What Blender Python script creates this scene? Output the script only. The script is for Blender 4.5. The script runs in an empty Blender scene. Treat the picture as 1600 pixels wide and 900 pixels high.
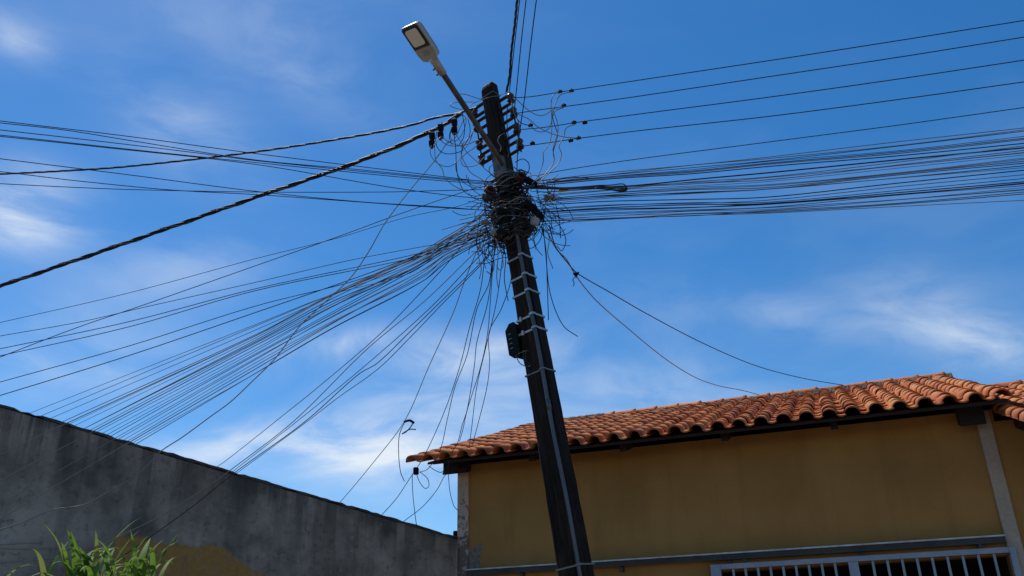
import bpy, bmesh, math, random
from mathutils import Vector, Matrix

S = bpy.context.scene
COL = S.collection
R = math.radians
random.seed(11)

# ------------------------------------------------------------------ camera
F, PITCH, ROLL = 1341.0, 0.4233, -0.0216           # focal length in pixels of a 1600 px wide frame
CAM = Vector((0, 0, 1.6))
cam_d = bpy.data.cameras.new("camera")
cam_d.sensor_width = 36
cam_d.lens = F / 1600 * 36
cam_d.clip_start, cam_d.clip_end = 0.05, 6000
cam = bpy.data.objects.new("camera", cam_d)
COL.objects.link(cam)
CM = Matrix.Rotation(math.pi / 2 + PITCH, 4, 'X') @ Matrix.Rotation(ROLL, 4, 'Z')
cam.matrix_world = Matrix.Translation(CAM) @ CM
S.camera = cam
M3 = CM.to_3x3()


def ray(px, py):
    return (M3 @ Vector(((px - 800) / F, -(py - 450) / F, -1))).normalized()


def at(px, py, Y):
    """a surveyed point: seen at px,py of the photograph and Y metres down the street"""
    d = ray(px, py)
    return CAM + d * (Y / d.y)


def y_at_z(px, py, z):
    d = ray(px, py)
    return d.y * (z - CAM.z) / d.z


# ------------------------------------------------------------------ world, sun, exposure
SUN_AZ, SUN_EL = R(-42), R(63)                      # azimuth from +Y, negative to the left
W = bpy.data.worlds.new("World")
S.world = W
W.use_nodes = True
nt = W.node_tree
nt.nodes.clear()


class G:
    """tiny node-graph helper"""
    def __init__(s, t): s.t = t
    def n(s, typ, **k):
        x = s.t.nodes.new(typ)
        for a, v in k.items(): setattr(x, a, v)
        return x
    def put(s, sock, v):
        if hasattr(v, 'is_output') or isinstance(v, bpy.types.NodeSocket): s.t.links.new(v, sock)
        else: sock.default_value = v
    def m(s, op, a, b=None, c=None, clamp=False):
        x = s.n('ShaderNodeMath', operation=op, use_clamp=clamp)
        for i, v in enumerate((a, b, c)):
            if v is not None: s.put(x.inputs[i], v)
        return x.outputs[0]
    def v(s, op, a, b=None, scale=None):
        x = s.n('ShaderNodeVectorMath', operation=op)
        s.put(x.inputs[0], a)
        if b is not None: s.put(x.inputs[1], b)
        if scale is not None: s.put(x.inputs['Scale'], scale)
        return x.outputs['Value'] if op in ('DOT_PRODUCT', 'LENGTH', 'DISTANCE') else x.outputs[0]
    def noise(s, vec, scale, detail=4, rough=.55, dist=0):
        x = s.n('ShaderNodeTexNoise')
        if vec is not None: s.put(x.inputs['Vector'], vec)
        s.put(x.inputs['Scale'], scale); s.put(x.inputs['Detail'], detail)
        s.put(x.inputs['Roughness'], rough); s.put(x.inputs['Distortion'], dist)
        return x.outputs['Fac']
    def ramp(s, f, a, b, lo=0., hi=1.):
        x = s.n('ShaderNodeMapRange', interpolation_type='SMOOTHSTEP')
        s.put(x.inputs[0], f)
        for i, v in zip((1, 2, 3, 4), (a, b, lo, hi)): x.inputs[i].default_value = v
        return x.outputs[0]
    def mix(s, f, a, b, mode='MIX'):
        x = s.n('ShaderNodeMix', data_type='RGBA', blend_type=mode)
        s.put(x.inputs[0], f)
        for i, v in ((6, a), (7, b)):
            if isinstance(v, tuple): x.inputs[i].default_value = (*v[:3], 1)
            else: s.put(x.inputs[i], v)
        return x.outputs[2]


g = G(nt)
sky = g.n('ShaderNodeTexSky', sky_type='NISHITA')
sky.sun_disc = False
sky.sun_elevation = SUN_EL
sky.sun_rotation = SUN_AZ
sky.altitude = 800
sky.air_density = 1.0
sky.dust_density = 0.35
sky.ozone_density = 3.0
hs = g.n('ShaderNodeHueSaturation')
g.put(hs.inputs['Color'], sky.outputs[0])
hs.inputs['Saturation'].default_value = 1.34
hs.inputs['Value'].default_value = 0.94
tc = g.n('ShaderNodeTexCoord').outputs['Generated']
wv = g.v('MULTIPLY', tc, (1.0, 1.0, 2.4))
warp = g.n('ShaderNodeTexNoise'); g.put(warp.inputs['Vector'], wv); warp.inputs['Scale'].default_value = 2.2; warp.inputs['Detail'].default_value = 3
wv2 = g.v('ADD', wv, g.v('SCALE', warp.outputs['Color'], scale=0.55))
fine = g.noise(wv2, 6.5, 8, .58)
broad = g.noise(wv2, 2.3, 6, .55)
# wisps of thin cloud, each at its own bearing in the sky: px, py, half length, half height, tilt, density
WISPS = [(5, 322, 58, 42, -8, .95), (0, 45, 40, 24, -30, .30), (265, 190, 95, 50, -30, .26), (450, 105, 110, 50, -25, .15), (330, 20, 260, 50, 0, .10),
         (520, 700, 120, 38, 4, .78), (310, 705, 80, 26, 8, .62), (715, 555, 120, 28, 4, .50), (500, 540, 90, 22, 8, .38), (620, 740, 120, 40, 0, .35),
         (1440, 495, 110, 50, -20, .36), (1540, 530, 90, 30, -15, .30), (1210, 495, 75, 26, -5, .24), (660, 640, 170, 60, 0, .22), (960, 620, 240, 60, 0, .24),
         (240, 430, 120, 40, 10, .22), (100, 560, 160, 60, 0, .22), (1000, 480, 120, 40, 0, .10)]
tot = None
for (px, py, a, b, ang, k) in WISPS:
    c = ray(px, py)
    u0 = (ray(px + 60, py) - c).normalized(); v0 = c.cross(u0).normalized()
    ca, sa = math.cos(R(ang)), math.sin(R(ang))
    u = u0 * ca + v0 * sa * (1 if v0.z > 0 else -1); vv = c.cross(u)
    du = g.m('MULTIPLY', g.v('DOT_PRODUCT', tc, tuple(u)), F / a)
    dv = g.m('MULTIPLY', g.v('DOT_PRODUCT', tc, tuple(vv)), F / b)
    du = g.m('SUBTRACT', du, 0); q = g.m('ADD', g.m('MULTIPLY', du, du), g.m('MULTIPLY', dv, dv))
    front = g.m('GREATER_THAN', g.v('DOT_PRODUCT', tc, tuple(c)), 0.2)
    e_ = g.m('MULTIPLY', g.m('MULTIPLY', g.m('EXPONENT', g.m('MULTIPLY', q, -0.8)), k), front)
    tot = e_ if tot is None else g.m('ADD', tot, e_)
shape = g.ramp(fine, .28, .76, .15, 1.5)
cl = g.m('MULTIPLY', tot, shape)
thin = g.m('MULTIPLY', g.ramp(broad, .48, .80), 0.08)
cl = g.m('ADD', cl, thin, clamp=True)
skycol = g.mix(cl, hs.outputs[0], (5.4, 6.0, 6.7))
bg = g.n('ShaderNodeBackground')
g.put(bg.inputs['Color'], skycol)
bg.inputs['Strength'].default_value = 0.142
out = g.n('ShaderNodeOutputWorld')
nt.links.new(bg.outputs[0], out.inputs[0])

sd = bpy.data.lights.new("sun", 'SUN')
sd.energy = 4.2
sd.angle = R(0.53)
sd.color = (1.0, 0.94, 0.86)
sun = bpy.data.objects.new("sun", sd)
COL.objects.link(sun)
sdir = Vector((math.sin(SUN_AZ) * math.cos(SUN_EL), math.cos(SUN_AZ) * math.cos(SUN_EL), math.sin(SUN_EL)))
sun.rotation_euler = (-sdir).to_track_quat('-Z', 'Y').to_euler()

S.view_settings.view_transform = 'Standard'
S.view_settings.look = 'None'
S.view_settings.exposure = 0.0
S.view_settings.gamma = 1.0
S.render.engine = 'CYCLES'


# ------------------------------------------------------------------ materials
def mat(name, col, rough=.7, metal=0., spec=.5, build=None, bump=None):
    m = bpy.data.materials.new(name)
    m.use_nodes = True
    t = m.node_tree
    b = t.nodes['Principled BSDF']
    b.inputs['Base Color'].default_value = (*col, 1)
    b.inputs['Roughness'].default_value = rough
    b.inputs['Metallic'].default_value = metal
    b.inputs['Specular IOR Level'].default_value = spec
    gg = G(t)
    if build: build(gg, b)
    return m


def bumpit(gg, b, h, strength=.4, dist=.01):
    x = gg.n('ShaderNodeBump')
    x.inputs['Strength'].default_value = strength
    x.inputs['Distance'].default_value = dist
    gg.put(x.inputs['Height'], h)
    gg.t.links.new(x.outputs[0], b.inputs['Normal'])


def ocoord(gg): return gg.n('ShaderNodeTexCoord').outputs['Object']


def mottled(c1, c2, scale, bump=.3, dist=.005, stretch=(1, 1, 1), fine=40):
    def f(gg, b):
        o = gg.v('MULTIPLY', ocoord(gg), stretch)
        n = gg.noise(o, scale, 6, .6)
        f2 = gg.noise(ocoord(gg), fine, 4, .6)
        c = gg.mix(gg.ramp(n, .32, .68), c1, c2)
        c = gg.mix(gg.m('MULTIPLY', f2, .35), c, (0.02, 0.018, 0.015))
        gg.put(b.inputs['Base Color'], c)
        bumpit(gg, b, gg.m('ADD', f2, n), bump, dist)
    return f


M_cable = mat("black cable sheath", (.020, .020, .021), .55, spec=.3)
M_cable2 = mat("grey cable sheath with painted sunlight", (.21, .195, .17), .55)  # paled so the colour carries sunlit cable tops and sky sheen
M_alu = mat("bare aluminium wire", (.22, .22, .22), .6, .4)
M_iron = mat("rusty galvanised bracket iron", (.05, .04, .035), .75, .3, build=mottled((.022, .017, .014), (.06, .038, .026), 18))
M_insul = mat("brown glazed porcelain", (.05, .018, .012), .28)
M_strap = mat("stainless strap", (.5, .5, .49), .45, .45, build=mottled((.68, .67, .65), (.45, .43, .40), 9, .1, .001))
M_conduit = mat("grey plastic conduit", (.16, .17, .19), .38, build=mottled((.075, .08, .09), (.13, .13, .14), 5, .1, .001, (1, 1, .2)))
M_box = mat("black plastic", (.006, .006, .006), .6, spec=.15)
M_greyplastic = mat("dusty grey plastic", (.30, .30, .29), .6)
M_maroon = mat("faded maroon cable coil", (.07, .008, .014), .5)
M_greenbox = mat("dark green plastic", (.015, .045, .035), .5)
M_yellow = mat("yellow plastic tag", (.62, .45, .03), .5)
M_tan = mat("sun bleached tan tape", (.26, .18, .10), .7)
M_lampbody = mat("grey powder coated aluminium", (.36, .36, .34), .5, .2, build=mottled((.56, .53, .45), (.46, .44, .37), 7, .08, .001))
M_lampframe = mat("dark lens frame", (.025, .025, .027), .45)
M_lens = mat("frosted lens", (.85, .78, .60), .35)
M_armpipe = mat("weathered galvanised pipe", (.16, .14, .13), .6, .4, build=mottled((.075, .06, .05), (.15, .125, .105), 12, .15, .002))
M_plate = mat("grey green clamp plate", (.17, .20, .18), .6, .2, build=mottled((.20, .23, .21), (.10, .11, .10), 15))
M_wood = mat("dark roof timber", (.045, .028, .018), .8, build=mottled((.026, .016, .011), (.014, .010, .007), 6, .3, .004, (1, 6, 6)))
M_asphalt = mat("asphalt", (.05, .05, .05), .9, build=mottled((.095, .078, .060), (.125, .10, .076), 1.5, .6, .01, fine=60))
M_pave = mat("worn concrete pavement", (.1, .09, .08), .9, build=mottled((.22, .17, .12), (.28, .215, .155), 1.2, .4, .006))
M_earth = mat("dry red earth", (.13, .075, .045), .95, build=mottled((.17, .10, .06), (.22, .135, .08), .6, .6, .03))
M_steel = mat("blue grey painted steel", (.20, .25, .31), .5, .1, build=mottled((.30, .35, .41), (.38, .42, .46), 6, .08, .001))
M_track = mat("galvanised track", (.16, .175, .19), .45, .4, build=mottled((.028, .030, .034), (.06, .058, .055), 4, .1, .001))
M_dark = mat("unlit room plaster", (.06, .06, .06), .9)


def pole_build(gg, b):
    o = ocoord(gg)
    st = gg.noise(gg.v('MULTIPLY', o, (9, 9, .55)), 3.0, 6, .65)
    gr = gg.noise(gg.v('MULTIPLY', o, (30, 30, 2.0)), 3.0, 5, .6)
    bl = gg.noise(o, 1.7, 5, .6)
    c = gg.mix(gg.ramp(st, .38, .72), (.010, .007, .005), (.055, .034, .020))
    c = gg.mix(gg.m('MULTIPLY', gg.ramp(bl, .50, .75), .75), c, (.085, .065, .048))
    c = gg.mix(gg.m('MULTIPLY', gr, .6), c, (.014, .010, .007))
    gg.put(b.inputs['Base Color'], c)
    gg.put(b.inputs['Roughness'], gg.ramp(gr, .3, .7, .6, .9))
    bumpit(gg, b, gg.m('ADD', gr, gg.m('MULTIPLY', st, 2.)), .6, .008)


M_pole = mat("weathered dark pole", (.03, .025, .02), .8, build=pole_build, spec=.12)


def tile_build(gg, b):
    o = ocoord(gg)
    r1 = gg.n('ShaderNodeObjectInfo').outputs['Random']
    r2 = gg.n('ShaderNodeNewGeometry').outputs['Random Per Island']
    rr = gg.m('FRACT', gg.m('ADD', gg.m('MULTIPLY', r1, 7.31), gg.m('MULTIPLY', r2, 3.7)))
    rb = gg.m('FRACT', gg.m('MULTIPLY', rr, 13.7))
    off = gg.n('ShaderNodeCombineXYZ'); gg.put(off.inputs[0], gg.m('MULTIPLY', rr, 50.)); gg.put(off.inputs[1], gg.m('MULTIPLY', rb, 50.))
    oo = gg.v('ADD', o, off.outputs[0])
    c = gg.mix(rr, (.46, .122, .030), (.56, .22, .068))
    c = gg.mix(gg.ramp(rb, .45, 1.0, 0, .75), c, (.30, .085, .036))
    n = gg.noise(oo, 9, 6, .65)
    f = gg.noise(oo, 55, 4, .6)
    c = gg.mix(gg.ramp(n, .50, .78, 0, .6), c, (.17, .085, .05))
    c = gg.mix(gg.ramp(f, .62, .9, 0, .3), c, (.14, .08, .05))
    c = gg.mix(gg.ramp(gg.noise(oo, 4, 3), .60, .8, 0, .5), c, (.68, .36, .19))
    gg.put(b.inputs['Base Color'], c)
    bumpit(gg, b, gg.m('ADD', f, n), .2, .002)


M_tile = mat("fired clay tile", (.5, .17, .07), .8, build=tile_build, spec=.3)


def mortar_build(gg, b):
    o = ocoord(gg)
    n = gg.noise(o, 9, 6, .65)
    gg.put(b.inputs['Base Color'], gg.mix(gg.ramp(n, .35, .7), (.085, .05, .033), (.20, .12, .08)))
    bumpit(gg, b, n, 1.0, .03)


M_mortar = mat("crumbly roof mortar", (.2, .15, .12), .95, build=mortar_build)


def ochre_build(gg, b):
    o = ocoord(gg)
    n = gg.noise(o, .9, 6, .6)
    st = gg.noise(gg.v('MULTIPLY', o, (3.2, 3.2, .35)), 1.6, 5, .6)
    f = gg.noise(o, 28, 5, .65)
    c = gg.mix(gg.ramp(n, .3, .7), (.315, .158, .043), (.43, .222, .065))
    c = gg.mix(gg.ramp(st, .48, .78, 0, .32), c, (.18, .085, .028))
    c = gg.mix(gg.ramp(f, .55, .85, 0, .45), c, (.15, .09, .04))
    c = gg.mix(gg.ramp(gg.noise(gg.v('MULTIPLY', o, (.5, 1, 2.2)), 2.4, 6, .7), .52, .75, 0, .35), c, (.38, .20, .065))
    # plaster lost at the foot of the left corner (object x = along the facade, z = height)
    sep = gg.n('ShaderNodeSeparateXYZ'); gg.put(sep.inputs[0], o)
    wob = gg.m('MULTIPLY', gg.m('SUBTRACT', gg.noise(o, 7, 5, .6), .5), .22)
    px_ = gg.m('ADD', sep.outputs[0], wob); pz_ = gg.m('ADD', sep.outputs[2], wob)
    pm = gg.m('MULTIPLY', gg.m('LESS_THAN', px_, .27), gg.m('LESS_THAN', pz_, 2.90))
    c = gg.mix(pm, c, gg.mix(gg.ramp(f, .35, .65), (.16, .13, .10), (.27, .225, .18)))
    gg.put(b.inputs['Base Color'], c)
    bumpit(gg, b, gg.m('ADD', f, gg.m('MULTIPLY', pm, -3.)), .25, .004)


M_ochre = mat("ochre painted render", (.38, .22, .05), .85, build=ochre_build, spec=.25)


def pil_build(gg, b):
    o = ocoord(gg)
    f = gg.noise(o, 14, 6, .65)
    n = gg.noise(gg.v('MULTIPLY', o, (4, 4, 1)), 2.5, 5, .6)
    sep = gg.n('ShaderNodeSeparateXYZ'); gg.put(sep.inputs[0], o)
    low = gg.ramp(sep.outputs[2], 3.5, 2.6, 0, .22)
    pe = gg.ramp(gg.m('ADD', f, low), .58, .66)
    c = gg.mix(gg.ramp(n, .35, .7), (.56, .42, .33), (.44, .31, .23))
    c = gg.mix(pe, c, (.17, .13, .10))
    gg.put(b.inputs['Base Color'], c)
    bumpit(gg, b, gg.m('ADD', gg.m('MULTIPLY', pe, -2.), f), .4, .006)


M_pil = mat("peeling pale corner paint", (.45, .4, .35), .85, build=pil_build)


def wall_build(gg, b):
    o = ocoord(gg)
    sep = gg.n('ShaderNodeSeparateXYZ'); gg.put(sep.inputs[0], o)
    X, Z = sep.outputs[0], sep.outputs[2]
    n = gg.noise(o, 1.3, 9, .68)
    st = gg.noise(gg.v('MULTIPLY', o, (2.6, 2.6, .30)), 1.3, 6, .62)
    f = gg.noise(o, 22, 6, .65)
    trow = gg.noise(gg.v('MULTIPLY', o, (1, 1, 4)), 3.0, 5, .7)
    c = gg.mix(gg.ramp(n, .30, .72), (.165, .132, .10), (.47, .385, .30))
    c = gg.mix(gg.ramp(st, .44, .72, 0, .5), c, (.075, .070, .065))
    blot = gg.noise(gg.v('ADD', gg.v('MULTIPLY', o, (1, 1, .75)), (7.3, 0, 2.1)), 1.15, 4, .5)
    c = gg.mix(gg.ramp(blot, .49, .64, 0, .78), c, (.055, .052, .049))
    c = gg.mix(gg.ramp(trow, .58, .8, 0, .4), c, (.27, .265, .255))
    c = gg.mix(gg.ramp(gg.noise(o, 11, 8, .75), .50, .66, 0, .6), c, (.085, .072, .06))
    c = gg.mix(gg.ramp(gg.noise(gg.v('ADD', o, (4, 9, 2)), 6, 8, .72), .56, .70, 0, .3), c, (.56, .47, .38))
    # mould running down from under the coping
    below = gg.m('SUBTRACT', gg.m('ADD', gg.m('MULTIPLY', X, WSLOPE), WTOP), Z)
    drip = gg.noise(gg.v('MULTIPLY', o, (5.5, 5.5, .22)), 1.0, 5, .7)
    reach = gg.m('MULTIPLY', gg.ramp(gg.noise(gg.v('MULTIPLY', o, (1, 1, 0)), 1.1, 3), .35, .65, .25, 1.1), 1.0)
    dm = gg.m('MULTIPLY', gg.ramp(drip, .47, .56), gg.m('SUBTRACT', 1, gg.m('DIVIDE', below, reach), clamp=True), clamp=True)
    c = gg.mix(gg.m('MULTIPLY', dm, gg.ramp(n, .3, .7, .2, .85)), c, (.035, .033, .031))
    # bare ochre coat low on the wall
    wob = gg.m('MULTIPLY', gg.m('SUBTRACT', gg.noise(o, 1.6, 6, .6), .5), .5)
    w2 = gg.m('MULTIPLY', gg.m('SUBTRACT', gg.noise(o, 5, 4, .6), .5), .12)
    xx = gg.m('SUBTRACT', X, PATCH_X)
    top = gg.m('ADD', PATCH_Z - .02, gg.m('MINIMUM', gg.m('MULTIPLY', xx, .55), gg.m('MULTIPLY', xx, .06)))
    pm = gg.ramp(gg.m('SUBTRACT', gg.m('ADD', top, gg.m('ADD', gg.m('MULTIPLY', wob, .5), w2)), Z), -.02, .03)
    pm = gg.m('MULTIPLY', pm, gg.ramp(gg.m('ADD', xx, w2), 1.05, .95))
    c = gg.mix(gg.m('MULTIPLY', pm, gg.ramp(gg.noise(o, 3.5, 7, .7), .30, .55, .35, 1.0)), c, gg.mix(gg.ramp(f, .35, .7), (.42, .22, .06), (.32, .165, .05)))
    gg.put(b.inputs['Base Color'], c)
    bumpit(gg, b, gg.m('ADD', gg.m('MULTIPLY', f, .7), gg.m('ADD', trow, gg.m('MULTIPLY', pm, -.5))), .6, .012)


# ------------------------------------------------------------------ object helpers
def tag(o, label=None, cat=None, group=None, kind=None):
    if label: o['label'] = label
    if cat: o['category'] = cat
    if group: o['group'] = group
    if kind: o['kind'] = kind
    return o


def empty(name, loc=(0, 0, 0), rot=None):
    o = bpy.data.objects.new(name, None)
    o.empty_display_size = .2
    COL.objects.link(o)
    o.location = loc
    if rot is not None: o.rotation_euler = rot
    return o


def build(name, bm, m, parent=None, smooth=False, loc=None):
    me = bpy.data.meshes.new(name)
    bmesh.ops.recalc_face_normals(bm, faces=bm.faces)
    bm.to_mesh(me); bm.free()
    for x in (m if isinstance(m, (list, tuple)) else [m]): me.materials.append(x)
    if smooth:
        for p in me.polygons: p.use_smooth = True
    o = bpy.data.objects.new(name, me)
    COL.objects.link(o)
    if parent: o.parent = parent
    if loc is not None: o.location = loc
    return o


def box(bm, lo, hi, T=None, mi=0):
    vs = [bm.verts.new(Vector((x, y, z)) if T is None else T(x, y, z)) for x in (lo[0], hi[0]) for y in (lo[1], hi[1]) for z in (lo[2], hi[2])]
    for q in ((0, 1, 3, 2), (4, 6, 7, 5), (0, 4, 5, 1), (2, 3, 7, 6), (0, 2, 6, 4), (1, 5, 7, 3)):
        f = bm.faces.new([vs[i] for i in q]); f.material_index = mi
    return vs


def bevel(bm, w=.004, seg=2):
    bmesh.ops.remove_doubles(bm, verts=bm.verts, dist=1e-6)
    bmesh.ops.bevel(bm, geom=[e for e in bm.edges if len(e.link_faces) == 2 and e.calc_face_angle(0) > .5], offset=w, segments=seg, affect='EDGES', clamp_overlap=True)


def spline(pts, n=8):
    """Catmull-Rom (centripetal-like, uniform) through pts"""
    P = [2 * pts[0] - pts[1]] + list(pts) + [2 * pts[-1] - pts[-2]]
    o = []
    for i in range(1, len(P) - 2):
        a, b, c, d = P[i - 1:i + 3]
        l = (c - b).length
        ta = (c - a) / max(1e-6, (c - b).length + (b - a).length) * l
        tb = (d - b) / max(1e-6, (d - c).length + (c - b).length) * l
        for k in range(n):
            t = k / n; t2 = t * t; t3 = t2 * t
            o.append(b * (2 * t3 - 3 * t2 + 1) + ta * (t3 - 2 * t2 + t) + c * (-2 * t3 + 3 * t2) + tb * (t3 - t2))
    o.append(pts[-1].copy())
    return o


def tube(bm, pts, r, sides=6, caps=True, mi=0):
    rings = []
    up = None
    for i, p in enumerate(pts):
        d = (pts[min(i + 1, len(pts) - 1)] - pts[max(i - 1, 0)])
        if d.length < 1e-9: d = Vector((0, 0, 1))
        d.normalize()
        if up is None:
            up = Vector((0, 0, 1)) if abs(d.z) < .9 else Vector((1, 0, 0))
        x = up - d * up.dot(d)
        if x.length < 1e-6: x = d.orthogonal()
        x.normalize(); y = d.cross(x); up = x
        rr = r[i] if isinstance(r, (list, tuple)) else r
        rings.append([bm.verts.new(p + (x * math.cos(2 * math.pi * k / sides) + y * math.sin(2 * math.pi * k / sides)) * rr) for k in range(sides)])
    for a, b in zip(rings, rings[1:]):
        for k in range(sides):
            f = bm.faces.new((a[k], a[(k + 1) % sides], b[(k + 1) % sides], b[k])); f.smooth = True; f.material_index = mi
    if caps and len(rings) > 1:
        bm.faces.new(rings[0][::-1]).material_index = mi
        bm.faces.new(rings[-1]).material_index = mi


def lathe(bm, prof, T, seg=14):
    rings = [[bm.verts.new(T(r * math.cos(2 * math.pi * k / seg), r * math.sin(2 * math.pi * k / seg), h)) for k in range(seg)] for r, h in prof]
    for a, b in zip(rings, rings[1:]):
        for k in range(seg):
            bm.faces.new((a[k], a[(k + 1) % seg], b[(k + 1) % seg], b[k])).smooth = True
    bm.faces.new(rings[0][::-1]); bm.faces.new(rings[-1])


# ------------------------------------------------------------------ ground, road, pavement
AL = .355
E_ = Vector((math.cos(AL), -math.sin(AL), 0))       # along the facade, to the right
N_ = Vector((math.sin(AL), math.cos(AL), 0))        # into the house
A0 = at(717, 820, 10.0); A0.z = 0                   # foot of the house's left corner


def H(s, n, z): return A0 + E_ * s + N_ * n + Vector((0, 0, z))


bm = bmesh.new()
vs = [bm.verts.new((x, y, 0)) for x, y in ((-2500, -2500), (2500, -2500), (2500, 2500), (-2500, 2500))]
bm.faces.new(vs)
tag(build('ground', bm, M_earth), kind='structure')
bm = bmesh.new()
vs = [bm.verts.new(H(s, n, .006)) for s, n in ((-120, -14), (120, -14), (120, -5.0), (-120, -5.0))]
bm.faces.new(vs)
tag(build('road', bm, M_asphalt), kind='structure')
bm = bmesh.new()
box(bm, (-60, -4.85, -.2), (60, -.02, .13), H)
tag(build('pavement', bm, M_pave), kind='structure')
bm = bmesh.new()
for i in range(60):
    box(bm, (-30 + i, -5.0, -.2), (-30 + i + .985, -4.853, .134), H)
tag(build('kerb', bm, M_pave), kind='structure')

# ------------------------------------------------------------------ grey rendered wall on the left
B1 = at(715, 838, 9.93); B0 = at(0, 630, 7.3)
wx = Vector((B0.x - B1.x, B0.y - B1.y, 0)); WL = wx.length; wx.normalize()
wslope = (B0.z - B1.z) / WL
wn = Vector((-wx.y, wx.x, 0))
if wn.y < 0: wn = -wn
WROT = math.atan2(wx.y, wx.x)
# local frame of the wall: x runs left from the house corner, z up
def wall_local(px, py):
    d = ray(px, py); t = (B1 - CAM).dot(wn) / d.dot(wn); P = CAM + d * t
    return (P - Vector((B1.x, B1.y, 0))).dot(wx), P.z
pa = wall_local(245, 880); pb = wall_local(425, 900)
PATCH_X = (pa[0] + pb[0]) / 2 - .06
PATCH_Z = wall_local(300, 850)[1]
WSLOPE, WTOP = wslope, B1.z
M_wall = mat("stained grey render", (.15, .15, .15), .9, build=wall_build, spec=.25)
WEXT = WL * 1.75
yard_wall = empty('boundary_wall', (B1.x, B1.y, 0), (0, 0, WROT))
tag(yard_wall, 'stained grey rendered wall with a sloping top left of the ochre house', 'wall')
side = 1 if Matrix.Rotation(-WROT, 3, 'Z') @ wn @ Vector((0, 1, 0)) > 0 else -1
bm = bmesh.new()
nseg = 60
cols = []
for i in range(nseg + 1):
    x = WEXT * i / nseg
    zt = B1.z + wslope * x - .035 + random.uniform(-.003, .003)
    cols.append([bm.verts.new((x, yy, zz)) for yy, zz in ((0, 0), (0, zt), (side * .18, zt), (side * .18, 0))])
for a, b in zip(cols, cols[1:]):
    for k in range(3): bm.faces.new((a[k], a[k + 1], b[k + 1], b[k]))
bm.faces.new(cols[0]); bm.faces.new(cols[-1][::-1])
build('wall_face', bm, M_wall, yard_wall)
bm = bmesh.new()
prev = None
for i in range(140 + 1):
    x = WEXT * i / 140
    zb = B1.z + wslope * x - .032
    zt = zb + .034 + random.choice((0, 0, 0, 1)) * random.uniform(-.014, .008) + random.uniform(-.005, .005)
    y0 = -side * (.010 + random.uniform(0, .006)); y1 = side * .205
    cur = [bm.verts.new((x, yy, zz)) for yy, zz in ((y0, zb + random.uniform(-.006, .012)), (y0, zt - .01), (side * .02, zt), (y1, zt), (y1, zb))]
    if prev:
        for k in range(5): bm.faces.new((prev[k], prev[(k + 1) % 5], cur[(k + 1) % 5], cur[k]))
    else: bm.faces.new(cur)
    prev = cur
bm.faces.new(prev[::-1])
M_coping = mat("blackened mortar coping", (.07, .066, .062), .95, build=mottled((.035, .034, .034), (.12, .11, .10), 5, .8, .02))
build('coping', bm, M_coping, yard_wall)

# ------------------------------------------------------------------ ochre house
HROT = -AL
house = empty('house', A0, (0, 0, HROT))
tag(house, 'ochre single storey house with a red clay tile roof behind the pole', 'house')
WALL_S1 = 11.5
PITCHR = .328
EAVE_N, EAVE_Z = -.60, 3.775
tp, cp = math.tan(PITCHR), math.cos(PITCHR)
RIDGE_N = 3.60
GS0, GS1, GZ = 2.86, 5.437, 2.50                      # gate opening
def roof_z(n): return EAVE_Z + (n - EAVE_N) * tp
WT = roof_z(0) - .14                                 # top of the facade wall
SW = 5.50                                            # where the second, lower roof starts
# facade wall with the gate opening, and the other three sides
bm = bmesh.new()
def hb(bm, s0, n0, z0, s1, n1, z1): box(bm, (s0, n0, z0), (s1, n1, z1))
hb(bm, 0.0, 0, 0, GS0, .16, WT); hb(bm, GS1, 0, 0, 5.60, .16, WT)
hb(bm, GS0, 0, GZ, GS1, .16, WT)
hb(bm, 0.0, .16, 0, .16, 7.6, WT)
hb(bm, 5.60, .003, 0, WALL_S1, .16, 3.72); hb(bm, WALL_S1 - .16, .16, 0, WALL_S1, 7.6, 3.42)
hb(bm, .16, 7.44, 0, WALL_S1 - .16, 7.6, WT)
# gables
for s0 in (0.0, 5.60):
    v = [(s0, .0, WT), (s0, 7.6, WT), (s0, RIDGE_N, roof_z(RIDGE_N) - .12)]
    a = [bm.verts.new(p) for p in v]; b = [bm.verts.new((p[0] + .15, p[1], p[2])) for p in v]
    bm.faces.new(a); bm.faces.new(b[::-1])
    for i in range(3): bm.faces.new((a[i], a[(i + 1) % 3], b[(i + 1) % 3], b[i]))
build('wall', bm, M_ochre, house)
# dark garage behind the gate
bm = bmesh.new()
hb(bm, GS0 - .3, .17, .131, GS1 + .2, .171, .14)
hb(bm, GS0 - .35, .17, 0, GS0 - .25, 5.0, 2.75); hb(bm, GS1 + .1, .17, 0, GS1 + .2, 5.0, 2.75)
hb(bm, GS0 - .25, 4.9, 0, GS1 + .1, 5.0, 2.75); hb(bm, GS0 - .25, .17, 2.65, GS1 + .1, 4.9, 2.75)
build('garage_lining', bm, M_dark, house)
# corner pilasters
bm = bmesh.new(); hb(bm, -.012, -.022, 0, .125, .05, WT - .01); bevel(bm, .004)
o = build('pilaster', bm, M_pil, house); o['label'] = 'peeling pale pilaster at the left corner'
bm = bmesh.new(); hb(bm, 5.442, -.03, 0, 5.565, .05, WT - .01); bevel(bm, .004)
M_pil2 = mat("pale grey pilaster paint", (.36, .32, .28), .85, build=mottled((.58, .47, .36), (.46, .37, .28), 2.5, .2, .004))
o = build('pilaster', bm, M_pil2, house); o['label'] = 'plain grey pilaster beside the gate'
# small meter clip on the corner
bm = bmesh.new(); hb(bm, -.06, -.03, 3.02, -.014, .03, 3.10); bevel(bm, .006)
build('wall_clip', bm, M_box, house)

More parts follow.
